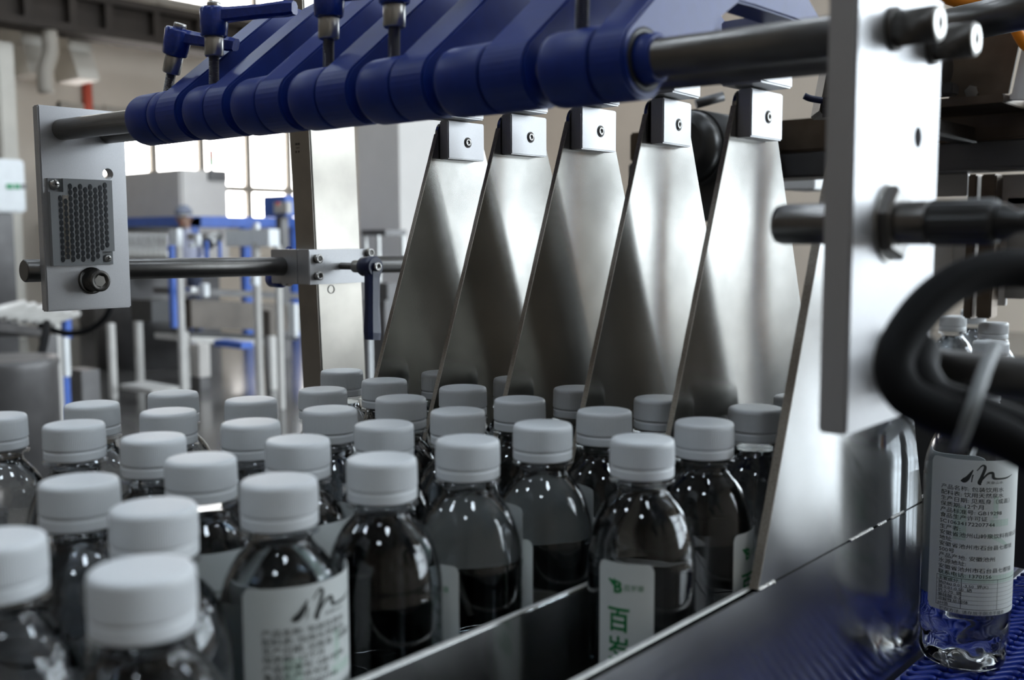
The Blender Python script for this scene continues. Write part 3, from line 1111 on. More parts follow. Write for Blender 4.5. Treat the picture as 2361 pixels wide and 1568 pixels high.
def bottle(name, label, x, y, ang, group, labels='', proto={}):
    """ang: direction in which the middle of the front label faces; labels: f front, b back, s added dome patch"""
    if labels not in proto:
        t = thing(name, label, 'bottle', (x, y, BZ), group, ang)
        part('body', shell_me, None, t)
        part('water', water_me, None, t)
        part('screw_cap', cap_me, None, t)
        if 'f' in labels:
            f = part('front_label', front_me, None, t)
            part('label_print', fprint_me, None, f)
        if 'b' in labels:
            b = part('back_label', back_me, None, t)
            b.rotation_euler.z = PI
            part('label_print', bprint_me, None, b)
            part('show_through', show_me, None, b)
        if 's' in labels:
            b = part('back_label', dome_patch_me, None, t)
            b.rotation_euler.z = PI + .15
            part('label_print', dome_stripe_me, None, b)
        proto[labels] = t
        return t
    c = copy_tree(proto[labels])
    c.location = (x, y, BZ)
    c.rotation_euler = (0, 0, ang)
    c['label'] = label
    c['group'] = group
    return c


lanes = {0: [(-.7115, .2918), (-.7100, .3575), (-.7122, .4234), (-.7161, .5924)],
         1: [(-.6408, .3101), (-.6382, .3753), (-.6386, .4423), (-.6379, .5083), (-.6401, .5745), (-.6381, .6410)],
         2: [(-.5613, .3195), (-.5581, .3860), (-.5600, .4519), (-.5594, .5180), (-.5613, .5862), (-.5640, .6530)],
         3: [(-.4875, .2372), (-.4870, .3045), (-.4889, .3702), (-.4879, .4370), (-.4869, .5033), (-.4880, .5695), (-.4891, .6400)],
         4: [(-.4168, .1680), (-.4140, .2345), (-.4129, .3008), (-.4122, .3672), (-.4124, .4343), (-.4105, .5013), (-.4106, .5675), (-.4119, .6380)],
         5: [(-.3378, .1858), (-.3359, .5024), (-.3364, .5735), (-.3376, .6440), (-.3370, .7110)]}
rowname = {5: 'the single lane beside the outer rail', 4: 'the row just behind the inner rail', 3: 'the second row behind the inner rail', 2: 'the third row behind the inner rail', 1: 'the fourth row behind the inner rail', 0: 'the rearmost row, farthest left'}
onum = ['nearest', 'second', 'third', 'fourth', 'fifth', 'sixth', 'seventh', 'eighth']
# what faces us on the bottles one can read: offset of the front label from the line of sight (degrees, + = to the right)
turn = {(5, 1): (-17, 'f'), (5, 2): (66, 'f'), (4, 2): (217, 'fb'), (4, 4): (-40, 'fs'), (4, 5): (-41, 'fs'), (4, 6): (-35, 'f'), (3, 1): (240, 'b'), (3, 2): (245, 'b'), (5, 3): (70, 'f')}
rnd = random.Random(11)
for ln, bs in lanes.items():
    for k, (x, y) in enumerate(bs):
        tn, lb_ = turn.get((ln, k), (rnd.uniform(60, 300), ''))
        a = math.atan2(-y, -x) + math.radians(tn)
        bottle('water_bottle', 'water bottle with white cap, %s in %s' % (onum[k], rowname[ln]), x, y, a, 'bottles queued for the lanes', lb_)

# bottles already past the dividers and the one on the blue belt
bb = at(2226, 1510, Z=BELTZ)
bottle('water_bottle', 'full water bottle with printed back label standing on the blue belt', -.2562, bb.y - .012, math.atan2(-bb.y, .257) + math.radians(200), 'bottle on the blue belt', 'fb')
belt_bottle = [o for o in C.objects if o.get('group') == 'bottle on the blue belt' and o.parent is None][0]
belt_bottle.location.z = BELTZ
belt_bottle.scale = (1.06, 1.06, 1.06)
for ch in belt_bottle.children:                          # its label sits a little lower
    if ch.name.startswith('back_label'):
        ch.location.z = -.011
for k, (px, py, lab) in enumerate([(2197, 727, 'left one of the small capped bottles seen through the cable loop'), (2245, 713, 'hindmost of the small capped bottles seen through the cable loop'), (2291, 742, 'right one of the small capped bottles seen through the cable loop'), (2285, 785, 'lowest of the small capped bottles seen through the cable loop')]):
    p = at(px, py, Z=CAPTOP)
    bottle('water_bottle', lab, p.x, p.y, k * 1.3, 'bottles beyond the dividers')

# ================================================================== BLUE BELT
belt = thing('modular_belt', 'blue interlocking plastic modular conveyor belt at lower right', 'belt', (-.20, .9, BZ - .02))
part('belt_core', MB().box(-.288, -.166, .30, 1.75, BELTZ - .016, BELTZ - .006), 'belt_blue', belt)
lk = MB()
# one link: a rounded S-shaped bar with a raised crown
path = catmull([(-.0112, -.0066, 0), (-.005, -.0064, 0), (-.0022, -.003, 0), (.0022, .003, 0), (.005, .0064, 0), (.0112, .0066, 0)], 3)
lk.tube([(p.x, p.y, -.0030) for p in path], [.0022] + [.0029] * (len(path) - 2) + [.0022], 8)
link_me = mesh('link', lk, 'belt_blue', Vector((0, 0, 0)))
nl = 0
for j in range(75):
    yy = .52 + j * .0130
    for i in range(5):
        xx = -.272 + i * .0235
        if nl >= 299:
            break
        o = bpy.data.objects.new('link', link_me)
        C.objects.link(o)
        o.parent = belt
        o.location = Vector((xx, yy, BELTZ)) - ORG[belt]
        nl += 1
single('belt_guide', MB().box(-.1625, -.157, .3, 1.6, BELTZ - .05, BELTZ + .050, .001), 'navy_lever', 'dark blue guide strip along the far side of the belt', 'rail')
single('cross_guard', MB().box(-.420, -.172, 1.10, 1.108, BZ, 1.168, .001), 'machine_dark', 'black cross guard panel behind the bottle on the blue belt', 'guard')
single('machine_base', MB().box(-.152, -.06, .3, 1.6, .25, BELTZ + .012, .002), 'machine_dark', 'black machine base beside the blue belt', 'cabinet')  # plain dark box for the machine base on the belt's far side

single('air_hose', MB().tube(catmull([(-.120, 1.215, .96), (-.121, 1.213, 1.1), (-.119, 1.210, 1.25), (-.122, 1.214, 1.45), (-.12, 1.22, 1.7)], 6), .0055, 12), 'orange', 'upright orange air hose seen mirrored in the divider plates', 'hose')
single('air_hose', MB().tube(catmull([(-.108, 1.213, .96), (-.109, 1.212, 1.1), (-.107, 1.210, 1.25), (-.110, 1.214, 1.45), (-.108, 1.22, 1.7)], 6), .0055, 12), 'belt_blue', 'upright blue air hose seen mirrored in the divider plates', 'hose')

# ================================================================== MACHINE AT THE RIGHT BACK
YB = 1.42


def pxbox(name, x0, y0, x1, y1, Y, depth, mat, bev=.002):
    """box whose near face stands in the plane Y and covers the given pixels"""
    a, b = at(x0, y0, Y=Y), at(x1, y1, Y=Y)
    return MB().box(min(a.x, b.x), max(a.x, b.x), Y, Y + depth, min(a.z, b.z), max(a.z, b.z), bev)


mf = thing('packer_frame', 'brown and grey steel frame of the packing machine behind the sensor plate', 'machine', (-.5, YB, 0))
za, zb_, zc_, zd = at(1850, 273, Y=YB).z, at(1850, 349, Y=YB).z, at(1850, 353, Y=YB).z, at(1850, 409, Y=YB).z
xa, xz = -.98, .25
part('upper_beam', MB().box(xa, xz, YB, YB + .10, zb_, za, .003), 'brown_steel', mf)
part('lower_beam', MB().box(xa, xz, YB - .004, YB + .08, zd, zc_, .003), 'grey_steel', mf)
for (x0, x1) in ((2262, 2284), (2232, 2240)):
    part('upright', pxbox('u', x0, 402, x1, 735, YB + .03, .03, 'brown_steel'), 'brown_steel', mf)
for (x0, y0, x1, y1, m_) in ((2120, 404, 2230, 452, 'cabinet'), (2241, 420, 2262, 455, 'white_panel'), (2286, 404, 2440, 470, 'cabinet'), (2120, 500, 2195, 690, 'cabinet'), (2198, 500, 2230, 640, 'pale_steel'), (2286, 500, 2318, 705, 'cream_paint'), (2322, 455, 2440, 490, 'white_panel'), (2322, 494, 2370, 690, 'pale_steel')):
    part('guard_panel', pxbox('g', x0, y0, x1, y1, YB + .07, .008, m_, .001), m_, mf)
a, b = at(1800, 398, Y=YB + .3), at(1878, 436, Y=YB + .3)
part('white_block', MB().box(a.x, b.x, YB + .3, YB + .4, b.z, a.z, .002), 'white_panel', mf)
for x in (xa + .02, .2):
    part('leg', MB().box(x - .03, x + .03, YB + .02, YB + .08, 0, zd), 'grey_steel', mf)
# sloping hopper box over the beam
YH = YB - .10
pl = [at(2188, 60, Y=YH), at(2400, 20, Y=YH), at(2352, 90, Y=YH), at(2325, 215, Y=YH), at(2188, 232, Y=YH)]
hp = thing('hopper_box', 'brown steel hopper box with white side panel at top right', 'hopper', (pl[4].x, YH, pl[4].z))
part('front_panel', MB().prism([(p.x, p.z) for p in pl], 'y', YH, YH + .004), 'brown_steel', hp)
part('bottom_lip', MB().box(pl[4].x - .12, pl[3].x, YH - .02, YH + .10, pl[3].z - .012, pl[3].z - .002, .001), 'brown_steel', hp)
wp = [at(2358, 90, Y=YH), at(2480, 60, Y=YH), at(2480, 228, Y=YH), at(2297, 228, Y=YH), at(2330, 215, Y=YH)]
part('side_panel', MB().prism([(p.x, p.z) for p in wp], 'y', YH + .005, YH + .02), 'white_panel', hp)
p = at(2243, 213, Y=YH)
part('bolt', MB().revolve((p.x, YH, p.z), (0, -1, 0), [(0, .008), (.006, .008)], 6, smooth=False), 'bolt_steel', hp)
p = at(2185, 165, Y=YH - .05)
single('pneumatic_valve', MB().cyl((p.x, p.y, p.z), (p.x - .03, p.y, p.z + .004), .018, 20).cyl((p.x - .03, p.y, p.z + .004), (p.x - .06, p.y, p.z + .006), .012, 20).box(p.x - .05, p.x + .01, p.y - .012, p.y + .012, p.z - .028, p.z - .014, .002), 'black_plastic', 'black fitting mounted on the hopper box behind the bolts', 'fitting')
# thick dark bar rising to the top right corner
a, b = at(2150, 78, Y=1.02), at(2480, 8, Y=1.02)
a2 = at(2150, 70, d=.98)
b2 = at(2480, -2, d=.86)
single('upper_bar', MB().cyl(a2 + (a2 - b2) * .2, b2, .0165, 28), 'dark_rod', 'thick dark round bar crossing the top right corner', 'bar')
oh = catmull([at(2120, -40, d=1.1), at(2190, -4, d=1.1), at(2240, 4, d=1.1), at(2300, -12, d=1.1), at(2420, -90, d=1.12)], 8)
single('air_hose', MB().tube(oh, .007, 12), 'orange', 'orange air hose dipping into the top edge at right', 'hose')
oh = catmull([at(2330, 40, d=1.15), at(2352, 86, d=1.15), at(2375, 110, d=1.15), at(2430, 120, d=1.15)], 8)
single('air_hose', MB().tube(oh, .006, 12), 'orange', 'short orange air hose at the right edge under the dark bar', 'hose')
# dark column with hook and blue lever between the dividers and the foreground plate
p = at(1905, 180, d=1.05)
q = at(1885, 272, d=1.05)
t = thing('guide_hook', 'dark steel hook bracket with a navy lever beside the foreground plate', 'bracket', (q.x, q.y, q.z))
hk = [at(1915, 120, d=1.05), at(1889, 255, d=1.05), at(1895, 262, d=1.05), at(1935, 262, d=1.05)]
hm = MB()
n4 = [FW * .03]
hm.add([v for v in hk] + [v + FW * .03 for v in hk], [(0, 1, 2, 3), (7, 6, 5, 4), (0, 4, 5, 1), (1, 5, 6, 2), (2, 6, 7, 3), (3, 7, 4, 0)])
part('bracket', hm, 'black_steel', t)
part('stay', MB().box(q.x + .005, q.x + .025, q.y, YB + .01, q.z - .0, q.z + .02), 'black_steel', t)
part('handle', MB().tube(catmull([at(1854, 221, d=1.05), at(1868, 227, d=1.05), at(1890, 231, d=1.05), at(1912, 235, d=1.05)], 4), [.0034] * 12 + [.004], 10), 'navy_lever', t)
# black motor seen between the fourth and fifth divider
c = at(1636, 345, d=1.47)
t = thing('drive_motor', 'black drive motor glimpsed between the two rightmost divider plates', 'motor', (c.x, c.y, c.z - .1))
part('housing', MB().cyl((c.x, c.y - .05, c.z), (c.x, c.y + .1, c.z), .052, 28), 'machine_dark', t)
part('fan_cover', MB().revolve((c.x, c.y - .05, c.z), (0, -1, 0), [(0, .050), (.02, .048), (.03, .035)], 28), 'black_plastic', t)
part('foot', MB().box(c.x - .05, c.x + .05, c.y - .03, c.y + .08, c.z - .1, c.z - .045), 'machine_dark', t)
part('stay', MB().cyl(at(1604, 240, d=1.5), at(1668, 222, d=1.5), .007, 12), 'grey_steel', t)
part('mount_arm', MB().box(c.x - .02, c.x + .02, c.y + .06, YB, c.z - .1, c.z - .08), 'machine_dark', t)

# ================================================================== FAR EQUIPMENT ON THE LEFT


def vbox(x0, y0, x1, y1, d, t, bev=.004):
    """upright box aligned with the hall, covering roughly these pixels at depth d"""
    c = at((x0 + x1) / 2, (y0 + y1) / 2, d=d)
    w = abs(x1 - x0) / FPX * d
    h = abs(y1 - y0) / FPX * d
    wx = w / (.755 + .656 * t)
    return MB().box(c.x - wx / 2, c.x + wx / 2, c.y - wx * t / 2, c.y + wx * t / 2, c.z - h / 2, c.z + h / 2, bev)


def legbox(x, y0, w, d, depth_t=1.0):
    """leg from image height y0 down to the floor"""
    c = at(x, y0, d=d)
    ww = w / FPX * d / 1.41
    return MB().box(c.x - ww / 2, c.x + ww / 2, c.y - ww / 2, c.y + ww / 2, 0, c.z, .006)


# large control cabinet before the windows
c0 = at(415, 389, d=13.2)
c1 = at(525, 389, X=c0.x)
cl = at(120, 400, Y=c0.y)
t = thing('filler_cabinet', 'big pale filling machine cabinet standing before the window band', 'cabinet', ((c0.x + cl.x) / 2, c0.y, 0))
part('body', MB().box(cl.x, c0.x, c0.y, c1.y, .9, c0.z, .03), 'cabinet', t)
part('plinth', MB().box(cl.x + .1, c0.x - .1, c0.y + .1, c1.y - .1, 0, .9, .02), 'machine_grey', t)
p = at(500, 405, X=c0.x)
part('vent', MB().box(c0.x, c0.x + .03, p.y - .14, p.y + .14, p.z - .07, p.z + .07, .008), 'machine_grey', t)
p = at(488, 388, X=c0.x - .25)
t = thing('signal_tower', 'slim signal tower lamp, red over green, on the pale cabinet', 'signal lamp', (p.x, p.y, c0.z))
k = 13.4 / FPX
part('stem', MB().cyl((p.x, p.y, c0.z + .001), (p.x, p.y, c0.z + .08), .025, 12), 'white_paint', t)
part('green_lens', MB().cyl((p.x, p.y, c0.z + .08), (p.x, p.y, c0.z + .17), .035, 16), 'green_paint', t)
part('red_lens', MB().cyl((p.x, p.y, c0.z + .17), (p.x, p.y, c0.z + .29), .035, 16), 'red_paint', t)

# grey cabinet at the far left edge
c = at(40, 425, d=11.5)
t = thing('side_cabinet', 'pale grey machine cabinet with green lettering at far left edge', 'cabinet', (c.x, c.y, 0))
a = at(-60, 370, d=11.5)
b = at(62, 490, d=11.5)
part('body', MB().box(b.x - .6, b.x, a.y - .3, b.y, b.z, a.z, .02), 'white_paint', t)
part('plinth', MB().box(b.x - .5, b.x - .1, a.y - .2, b.y - .1, 0, b.z, .02), 'machine_grey', t)
for k, (x0, x1, m_) in enumerate([(14, 30, 'green_paint'), (33, 46, 'green_paint'), (49, 60, 'machine_grey')]):
    p0, p1 = at(x0, 424, X=b.x), at(x1, 436, X=b.x)
    part('lettering', MB().box(b.x, b.x + .01, p0.y, p1.y, p1.z, p0.z), m_, t)

# long blue guard of the filling line
g0 = at(432, 498, d=12.3)
g1 = at(690, 505, X=g0.x)
t = thing('blue_guard', 'long blue machine guard beam running below the windows', 'guard', (g0.x, (g0.y + g1.y) / 2, 0))
zt, zl = g0.z, at(432, 524, d=12.3).z
part('beam', MB().box(g0.x - .25, g0.x, g0.y, g1.y + .6, zl, zt, .02), 'machine_blue', t)
gl = at(110, 498, Y=g0.y)
part('cross_beam', MB().box(gl.x, g0.x, g0.y - .02, g0.y + .2, zl, zt, .02), 'machine_blue', t)
for f_ in (0.05, .5, .95):
    y = g0.y + (g1.y - g0.y) * f_
    part('leg', MB().box(g0.x - .15, g0.x - .05, y, y + .1, 0, zl), 'machine_blue', t)
t2 = at(645, 475, d=11.2)
cp_ = thing('control_panel', 'blue control console with red switch beside the steel upright', 'console', (t2.x, t2.y, 0))
part('box', vbox(604, 452, 700, 500, 11.2, .6), 'machine_blue', cp_)
part('screen', vbox(628, 466, 676, 492, 11.0, .3), 'cream_paint', cp_)
part('red_switch', vbox(634, 466, 646, 474, 10.85, .5), 'red_paint', cp_)
part('stand', legbox(650, 500, 30, 11.2), 'machine_grey', cp_)

# person in work clothes behind the white machine
def person(px, ytop, d):
    h = at(px, ytop, d=d)
    H = h.z
    base = Vector((h.x, h.y, 0))
    fd = Vector((.45, -.55, 0)).normalized()            # faces towards the line, to our right
    sd = Vector((-fd.y, fd.x, 0))
    t = thing('person', 'worker in pale lavender shirt and grey cap standing behind the white machine', 'person', base)
    def J(s_, f_, z): return base + sd * s_ * H + fd * f_ * H + Vector((0, 0, z * H))
    pts = {'pel': (0, 0, .53), 'sp': (0, 0, .63), 'ch': (0, .01, .73), 'nk': (0, .02, .835), 'hb': (0, .04, .87), 'ht': (0, .045, .93)}
    for s_, n_ in ((-1, 'l'), (1, 'r')):
        pts.update({'hip' + n_: (.052 * s_, 0, .50), 'kn' + n_: (.055 * s_, .01, .28), 'an' + n_: (.055 * s_, -.01, .045), 'to' + n_: (.06 * s_, .075, .018),
                    'sh' + n_: (.105 * s_, .0, .80), 'el' + n_: (.125 * s_, .03, .63), 'wr' + n_: (.09 * s_, .15, .60), 'pm' + n_: (.08 * s_, .185, .60)})
    rad = {'pel': .075, 'sp': .068, 'ch': .078, 'nk': .033, 'hb': .040, 'ht': .050, 'hip': .052, 'kn': .034, 'an': .024, 'to': .02, 'sh': .036, 'el': .026, 'wr': .018, 'pm': .016}
    ed = [('pel', 'sp'), ('sp', 'ch'), ('ch', 'nk'), ('nk', 'hb'), ('hb', 'ht')]
    for n_ in 'lr':
        ed += [('pel', 'hip' + n_), ('hip' + n_, 'kn' + n_), ('kn' + n_, 'an' + n_), ('an' + n_, 'to' + n_), ('ch', 'sh' + n_), ('sh' + n_, 'el' + n_), ('el' + n_, 'wr' + n_), ('wr' + n_, 'pm' + n_)]
        for k, (a_, l_) in enumerate(((-.016, .034), (-.006, .042), (.005, .043), (.015, .038))):
            s_ = -1 if n_ == 'l' else 1
            pts['f%d%s' % (k, n_)] = (.08 * s_ + a_, .185 + l_ * .6, .592)
            pts['g%d%s' % (k, n_)] = (.08 * s_ + a_, .185 + l_, .578)
            rad['f%d' % k] = rad['g%d' % k] = .005
            ed += [('pm' + n_, 'f%d%s' % (k, n_)), ('f%d%s' % (k, n_), 'g%d%s' % (k, n_))]
        pts['th' + n_] = (.08 * s_ - .028 * s_, .19, .605)
        rad['th'] = .0055
        ed += [('wr' + n_, 'th' + n_)]
    ks = list(pts)
    me = bpy.data.meshes.new('body')
    me.from_pydata([J(*pts[k]) - base for k in ks], [(ks.index(a), ks.index(b)) for a, b in ed], [])
    o = bpy.data.objects.new('body', me)
    C.objects.link(o)
    sk = o.modifiers.new('skin', 'SKIN')
    for i, k in enumerate(ks):
        rr = rad.get(k, rad.get(k.rstrip('lr'), rad.get(k[:-1], .03))) * H
        me.skin_vertices[0].data[i].radius = (rr, rr * (.75 if k in ('pel', 'sp', 'ch') else 1))
        me.skin_vertices[0].data[i].use_root = (k == 'pel')
    sb = o.modifiers.new('sub', 'SUBSURF')
    sb.levels = sb.render_levels = 2
    e = o.evaluated_get(bpy.context.evaluated_depsgraph_get())
    m2 = bpy.data.meshes.new_from_object(e)
    o.modifiers.clear()
    o.data = m2
    m2.materials.clear()
    for mm in ('shirt', 'trousers', 'skin'):
        m2.materials.append(M[mm])
    for p_ in m2.polygons:
        p_.use_smooth = True
        c_ = p_.center
        f_ = c_.dot(fd)
        p_.material_index = 1 if c_.z < .54 * H and f_ < .11 * H else (2 if c_.z > .845 * H or f_ > .135 * H else 0)
    o.parent = t
    hc = J(0, .052, .945) - base + base
    part('cap', MB().revolve(J(0, .045, .935), (0, 0, 1), [(0, .058 * H), (.02 * H, .058 * H), (.045 * H, .045 * H), (.062 * H, .02 * H)], 24).box(hc.x - .0, hc.x + .02, hc.y - .02, hc.y, hc.z, hc.z + .01), 'cloth_cap', t)
    br = MB()
    c_ = J(0, .085, .94)
    vs = []
    for zz_ in (0, .008 * H):
        for a_ in range(9):
            th = -PI / 2 + PI * a_ / 8
            vs.append(c_ + fd * (.05 * H * math.cos(th)) + sd * (.048 * H * math.sin(th)) + Vector((0, 0, zz_)))
    br.add(vs, [tuple(range(9)), tuple(range(17, 8, -1))] + [(i, i + 1, i + 10, i + 9) for i in range(8)] + [(8, 0, 9, 17)])
    part('cap_peak', br, 'cloth_cap', t)
    fc = MB()
    for s_ in (-1, 1):
        fc.revolve(J(.018 * s_, .089, .912), fd, [(-.004 * H, .0038 * H), (.002 * H, .003 * H), (.003 * H, .001 * H)], 10)
    part('eyes', fc, 'machine_dark', t)
    part('nose', MB().revolve(J(0, .092, .897), fd, [(-.004 * H, .010 * H), (.006 * H, .007 * H), (.012 * H, .003 * H)], 10), 'skin', t)
    part('mouth', MB().box(J(0, .088, .878).x - .02, J(0, .088, .878).x + .02, J(0, .088, .878).y - .02, J(0, .088, .878).y + .0, J(0, .088, .878).z - .006, J(0, .088, .878).z + .006, .003), 'red_paint', t)
    ea = MB()
    for s_ in (-1, 1):
        ea.revolve(J(.050 * s_, .04, .905), sd * s_, [(-.008 * H, .014 * H), (.002 * H, .012 * H), (.004 * H, .005 * H)], 12)
    part('ears', ea, 'skin', t)


person(428, 472, 11.7)

# white transfer machine: frame with beams and legs
t = at(520, 560, d=7.8)
wm = thing('transfer_machine', 'white framed transfer machine with blue posts in the middle distance', 'machine', (t.x, t.y, 0))
part('head_block', vbox(388, 528, 424, 568, 7.7, .5), 'white_paint', wm)
part('long_beam', vbox(508, 529, 655, 568, 7.9, .18), 'white_paint', wm)
part('link_plate', vbox(424, 538, 512, 554, 8.0, .2), 'pale_steel', wm)
part('motor', MB().cyl(at(500, 545, d=8.0), at(478, 562, d=7.8), .05, 16), 'pale_steel', wm)
part('top_knob', vbox(583, 514, 600, 530, 7.8, .8), 'white_paint', wm)
for (x, y0, w) in ((411, 560, 20), (590, 560, 20), (640, 565, 19)):
    part('leg', legbox(x, y0, w, 7.8), 'cream_paint', wm)
for (x, y0, y1, w) in ((398, 566, 756, 20), (477, 556, 636, 12), (507, 556, 636, 10)):
    part('blue_post', vbox(x - w / 2, y0, x + w / 2, y1, 7.6, .8), 'machine_blue', wm)
for (x, y0, x1, y1) in ((460, 654, 484, 684), (575, 636, 600, 658), (425, 662, 460, 672), (434, 560, 452, 572), (446, 540, 466, 568)):
    part('fitting', vbox(x, y0, x1, y1, 7.6, .7), 'white_paint' if x != 425 else 'pale_steel', wm)
# long brown conveyor side across the middle distance
a, b = at(425, 700, d=8.6), at(690, 722, d=10.4)
t = thing('feed_conveyor', 'long brown-grey feed conveyor behind the cross rod', 'conveyor', ((a.x + b.x) / 2, (a.y + b.y) / 2, 0))


def slab(p, q, h, w, mat, name, parent):
    d = (q - p)
    d.z = 0
    d.normalize()
    s_ = Vector((-d.y, d.x, 0)) * w
    vs = [p, q, q + s_, p + s_]
    vs = vs + [v - Vector((0, 0, h)) for v in vs]
    return part(name, MB().add(vs, [(0, 1, 2, 3), (7, 6, 5, 4), (0, 4, 5, 1), (1, 5, 6, 2), (2, 6, 7, 3), (3, 7, 4, 0)]), mat, parent)


slab(at(420, 664, d=9.3), at(700, 676, d=10.6), .06, .4, 'machine_grey', 'top', t)
slab(at(440, 690, d=9.4), at(700, 704, d=10.4), .26, .35, 'machine_brown', 'side_plate', t)
slab(at(440, 765, d=9.2), at(690, 778, d=10.2), .03, .3, 'machine_dark', 'lower_rail', t)
slab(at(440, 776, d=9.1), at(640, 786, d=9.8), .05, .6, 'cream_paint', 'tray', t)
for (x, y0, w, d) in ((255, 745, 22, 8.4), (318, 738, 22, 8.9), (425, 765, 22, 8.9), (625, 775, 25, 8.9)):
    part('leg', legbox(x, y0, w, d), 'cream_paint', t)
part('foot_bar', vbox(270, 888, 420, 900, 8.2, .5), 'cream_paint', t)
part('drive', vbox(296, 690, 396, 740, 8.7, .5), 'machine_dark', t)  # dark box standing for the black cables under the left plate
part('swing_arm', vbox(606, 715, 636, 900, 9.0, .5), 'machine_brown', t)
part('white_board', vbox(664, 700, 690, 776, 9.6, .5), 'white_paint', t)
# cable duct and pallet stack behind
t = at(445, 810, d=9.2)
cr = thing('crate', 'grey crate on the floor behind the conveyor legs', 'crate', (t.x, t.y, 0))
part('box', vbox(436, 792, 486, 868, 9.0, .7), 'cabinet', cr)
part('base', vbox(440, 868, 486, 900, 9.0, .7), 'machine_grey', cr)
single('blue_tray', vbox(486, 786, 590, 800, 8.6, .3), 'machine_blue', 'thin blue tray edge behind the white legs', 'tray')
single('wire_cart', vbox(150, 850, 235, 957, 7.8, .6), 'machine_grey', 'low grey cart on the floor under the left end plate', 'cart')
# blue and white post at left, black hose, drum, rollers
t = at(152, 780, d=7.2)
bp_ = thing('line_post', 'blue and white painted post with a pale leg below the reflector plate', 'post', (t.x, t.y, 0))
part('blue_part', vbox(140, 705, 166, 780, 7.2, .7), 'machine_blue', bp_)
part('white_sleeve', vbox(139, 778, 163, 868, 7.1, .7), 'white_paint', bp_)
part('foot', legbox(150, 868, 24, 7.2), 'machine_blue', bp_)
part('pale_leg', legbox(128, 720, 22, 7.0), 'cream_paint', bp_)
p0, p1 = at(-60, 735, d=5.6), at(110, 758, d=6.6)
t = thing('roller_table', 'roller table with blue guards at far left under the rod end', 'roller table', ((p0.x + p1.x) / 2, (p0.y + p1.y) / 2, 0))
slab(p0, p1, .05, .5, 'machine_grey', 'frame', t)
for k in range(7):
    f_ = (k + .5) / 7
    c = p0.lerp(p1, f_)
    part('roller', MB().cyl(c + Vector((0, 0, .03)), c + Vector((-.25, .35, .06)), .024, 14), 'cream_paint', t)
part('blue_guard', vbox(10, 705, 47, 722, 6.8, .5), 'machine_blue', t)
part('blue_guard', vbox(57, 705, 92, 722, 6.8, .5), 'machine_blue', t)
for c in (p0, p1):
    part('leg', MB().box(c.x - .04, c.x + .04, c.y - .04, c.y + .04, 0, c.z - .04), 'machine_grey', t)
c = at(5, 858, d=5.2)
single('steel_drum', MB().revolve((c.x, c.y, 0), (0, 0, 1), [(0, .26), (c.z + .02, .26), (c.z + .05, .27), (c.z + .07, .26), (c.z + .07, .22)], 40), 'machine_grey', 'blue-grey round drum at the left edge under the hose', 'drum')
single('floor_hose', MB().tube(catmull([at(-60, 890, d=5.0), at(0, 888, d=5.0), at(50, 875, d=5.2), at(85, 840, d=5.4), at(102, 790, d=5.6), at(108, 745, d=5.8)], 8), .022, 12), 'black_rubber', 'black hose curving round the drum at the left edge', 'hose')
single('hanging_hose', MB().tube(catmull([at(90, 750, d=6.2), at(150, 768, d=6.2), at(200, 762, d=6.2), at(240, 735, d=6.2), at(262, 690, d=6.2)], 8), .018, 12), 'black_rubber', 'black hose sagging below the reflector plate', 'hose')
# glass filling heads: a row of shiny cylinders left of the white machine
c = at(320, 560, d=10.6)
t = thing('filling_carousel', 'filling carousel with a ring of shiny steel nozzles behind the rod', 'machine', (c.x, c.y, 0))
part('drum', MB().cyl((c.x, c.y, 0), (c.x, c.y, at(320, 600, d=10.6).z), .45, 32), 'machine_grey', t)
part('top_ring', MB().cyl((c.x, c.y, at(320, 532, d=10.6).z), (c.x, c.y, at(320, 524, d=10.6).z), .42, 32), 'machine_dark', t)
for k in range(8):
    x = 298 + k * 12
    a, b = at(x, 538, d=10.1), at(x, 640, d=10.1)
    part('nozzle', MB().revolve(b, a - b, [(0, .022), (.15, .022), (.16, .034), (.30, .034), (.31, .02), ((a - b).length, .02)], 12), 'bolt_steel', t)
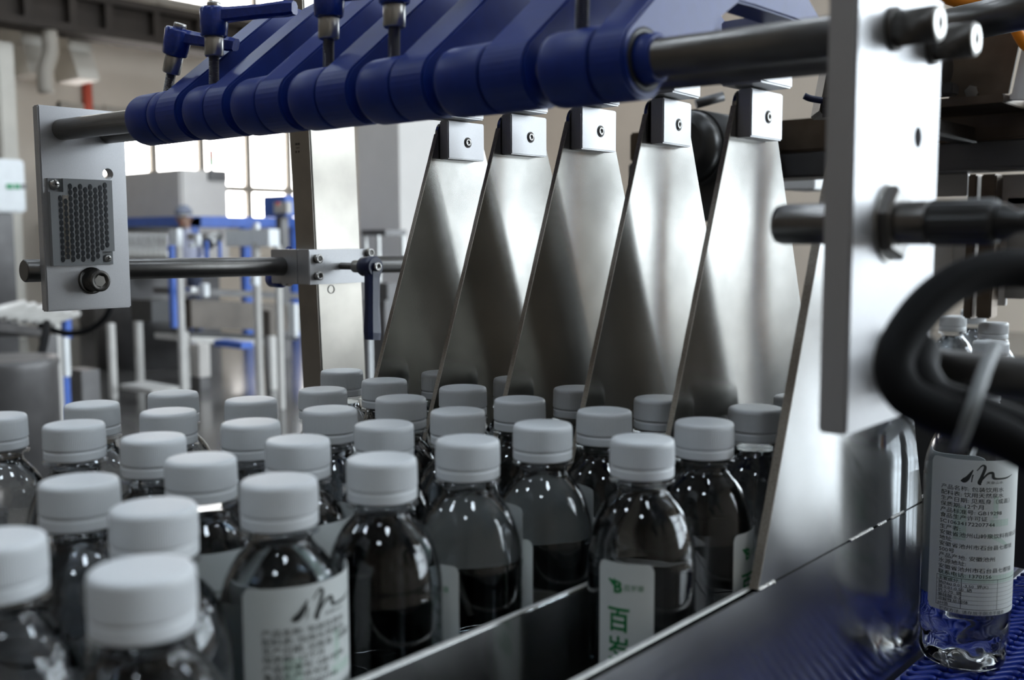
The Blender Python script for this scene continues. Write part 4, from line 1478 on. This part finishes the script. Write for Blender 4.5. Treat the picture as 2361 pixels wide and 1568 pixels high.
# small table and box seen right of the post
c = at(885, 540, d=7.5)
t = thing('steel_stool', 'small grey steel stool beyond the clamp lever', 'stool', (c.x, c.y, 0))
part('seat', vbox(832, 530, 938, 543, 7.5, .8), 'machine_grey', t)
for x in (842, 872, 928):
    part('leg', legbox(x, 543, 12, 7.5 if x != 872 else 7.8), 'pale_steel', t)
single('grey_case', vbox(846, 652, 925, 690, 6.5, .6).box(*[v for v in (at(885, 700, d=6.5).x - .1, at(885, 700, d=6.5).x + .1, at(885, 700, d=6.5).y - .08, at(885, 700, d=6.5).y + .08, 0, at(885, 690, d=6.5).z)]), 'machine_grey', 'grey motor case on a pedestal behind the hanging lever handle', 'machine')
single('pale_stand', legbox(852, 690, 14, 5.8), 'white_paint', 'thin pale stand behind the lever, left of the first divider', 'stand')
# ducts, red pipe and pale column at the far left top
xd = XL + .9
def duct(lab, x0, x1, y0, y1, y2):
    a, b = at(x0, y0, X=xd), at(x1, y1, X=xd)
    t = thing('air_duct', lab, 'duct', (xd, (a.y + b.y) / 2, at(x0, y2, X=xd).z))
    part('upper_box', MB().box(xd - .6, xd, a.y, b.y, b.z, a.z + .35, .02), 'duct', t)
    c, d = at(x0 - 12, y2, X=xd), at(x1 - 18, y2, X=xd)
    zb2 = c.z
    vs = [(xd - .6, a.y, b.z), (xd + .02, a.y, b.z), (xd + .02, b.y, b.z), (xd - .6, b.y, b.z), (xd - .2, c.y, zb2), (xd + .45, c.y, zb2), (xd + .45, d.y, zb2), (xd - .2, d.y, zb2)]
    part('outlet_hood', MB().add(vs, [(0, 1, 2, 3), (7, 6, 5, 4), (0, 4, 5, 1), (1, 5, 6, 2), (2, 6, 7, 3), (3, 7, 4, 0)]), 'duct', t)


duct('boxy cream ventilation duct, left one under the crane beam', 47, 104, 50, 108, 176)
duct('boxy cream ventilation duct beside the red pipe under the crane beam', 158, 212, 72, 124, 188)
a, b = at(112, 70, X=xd + .62), at(106, 215, X=xd + .62)
single('down_pipe', MB().tube(catmull([a, at(116, 120, X=xd + .62), at(104, 165, X=xd + .62), b], 5), .10, 16), 'mullion', 'grey down pipe hanging between the two cream ducts', 'pipe')
a, b = at(199, 165, X=XL + .06), at(205, 250, X=XL + .06)
single('red_pipe', MB().cyl(a, (a.x, a.y, at(199, 365, X=XL + .06).z), .07, 14), 'red_paint', 'thin red fire pipe on the left wall beside the duct', 'pipe')
p = at(14, 300, X=XL + 1.2)
single('pale_column', MB().box(p.x - .1, p.x + .12, p.y - .12, p.y + .10, 0, at(10, 100, X=XL + 1.2).z, .02), 'duct', 'cream painted column at the extreme left edge', 'column')
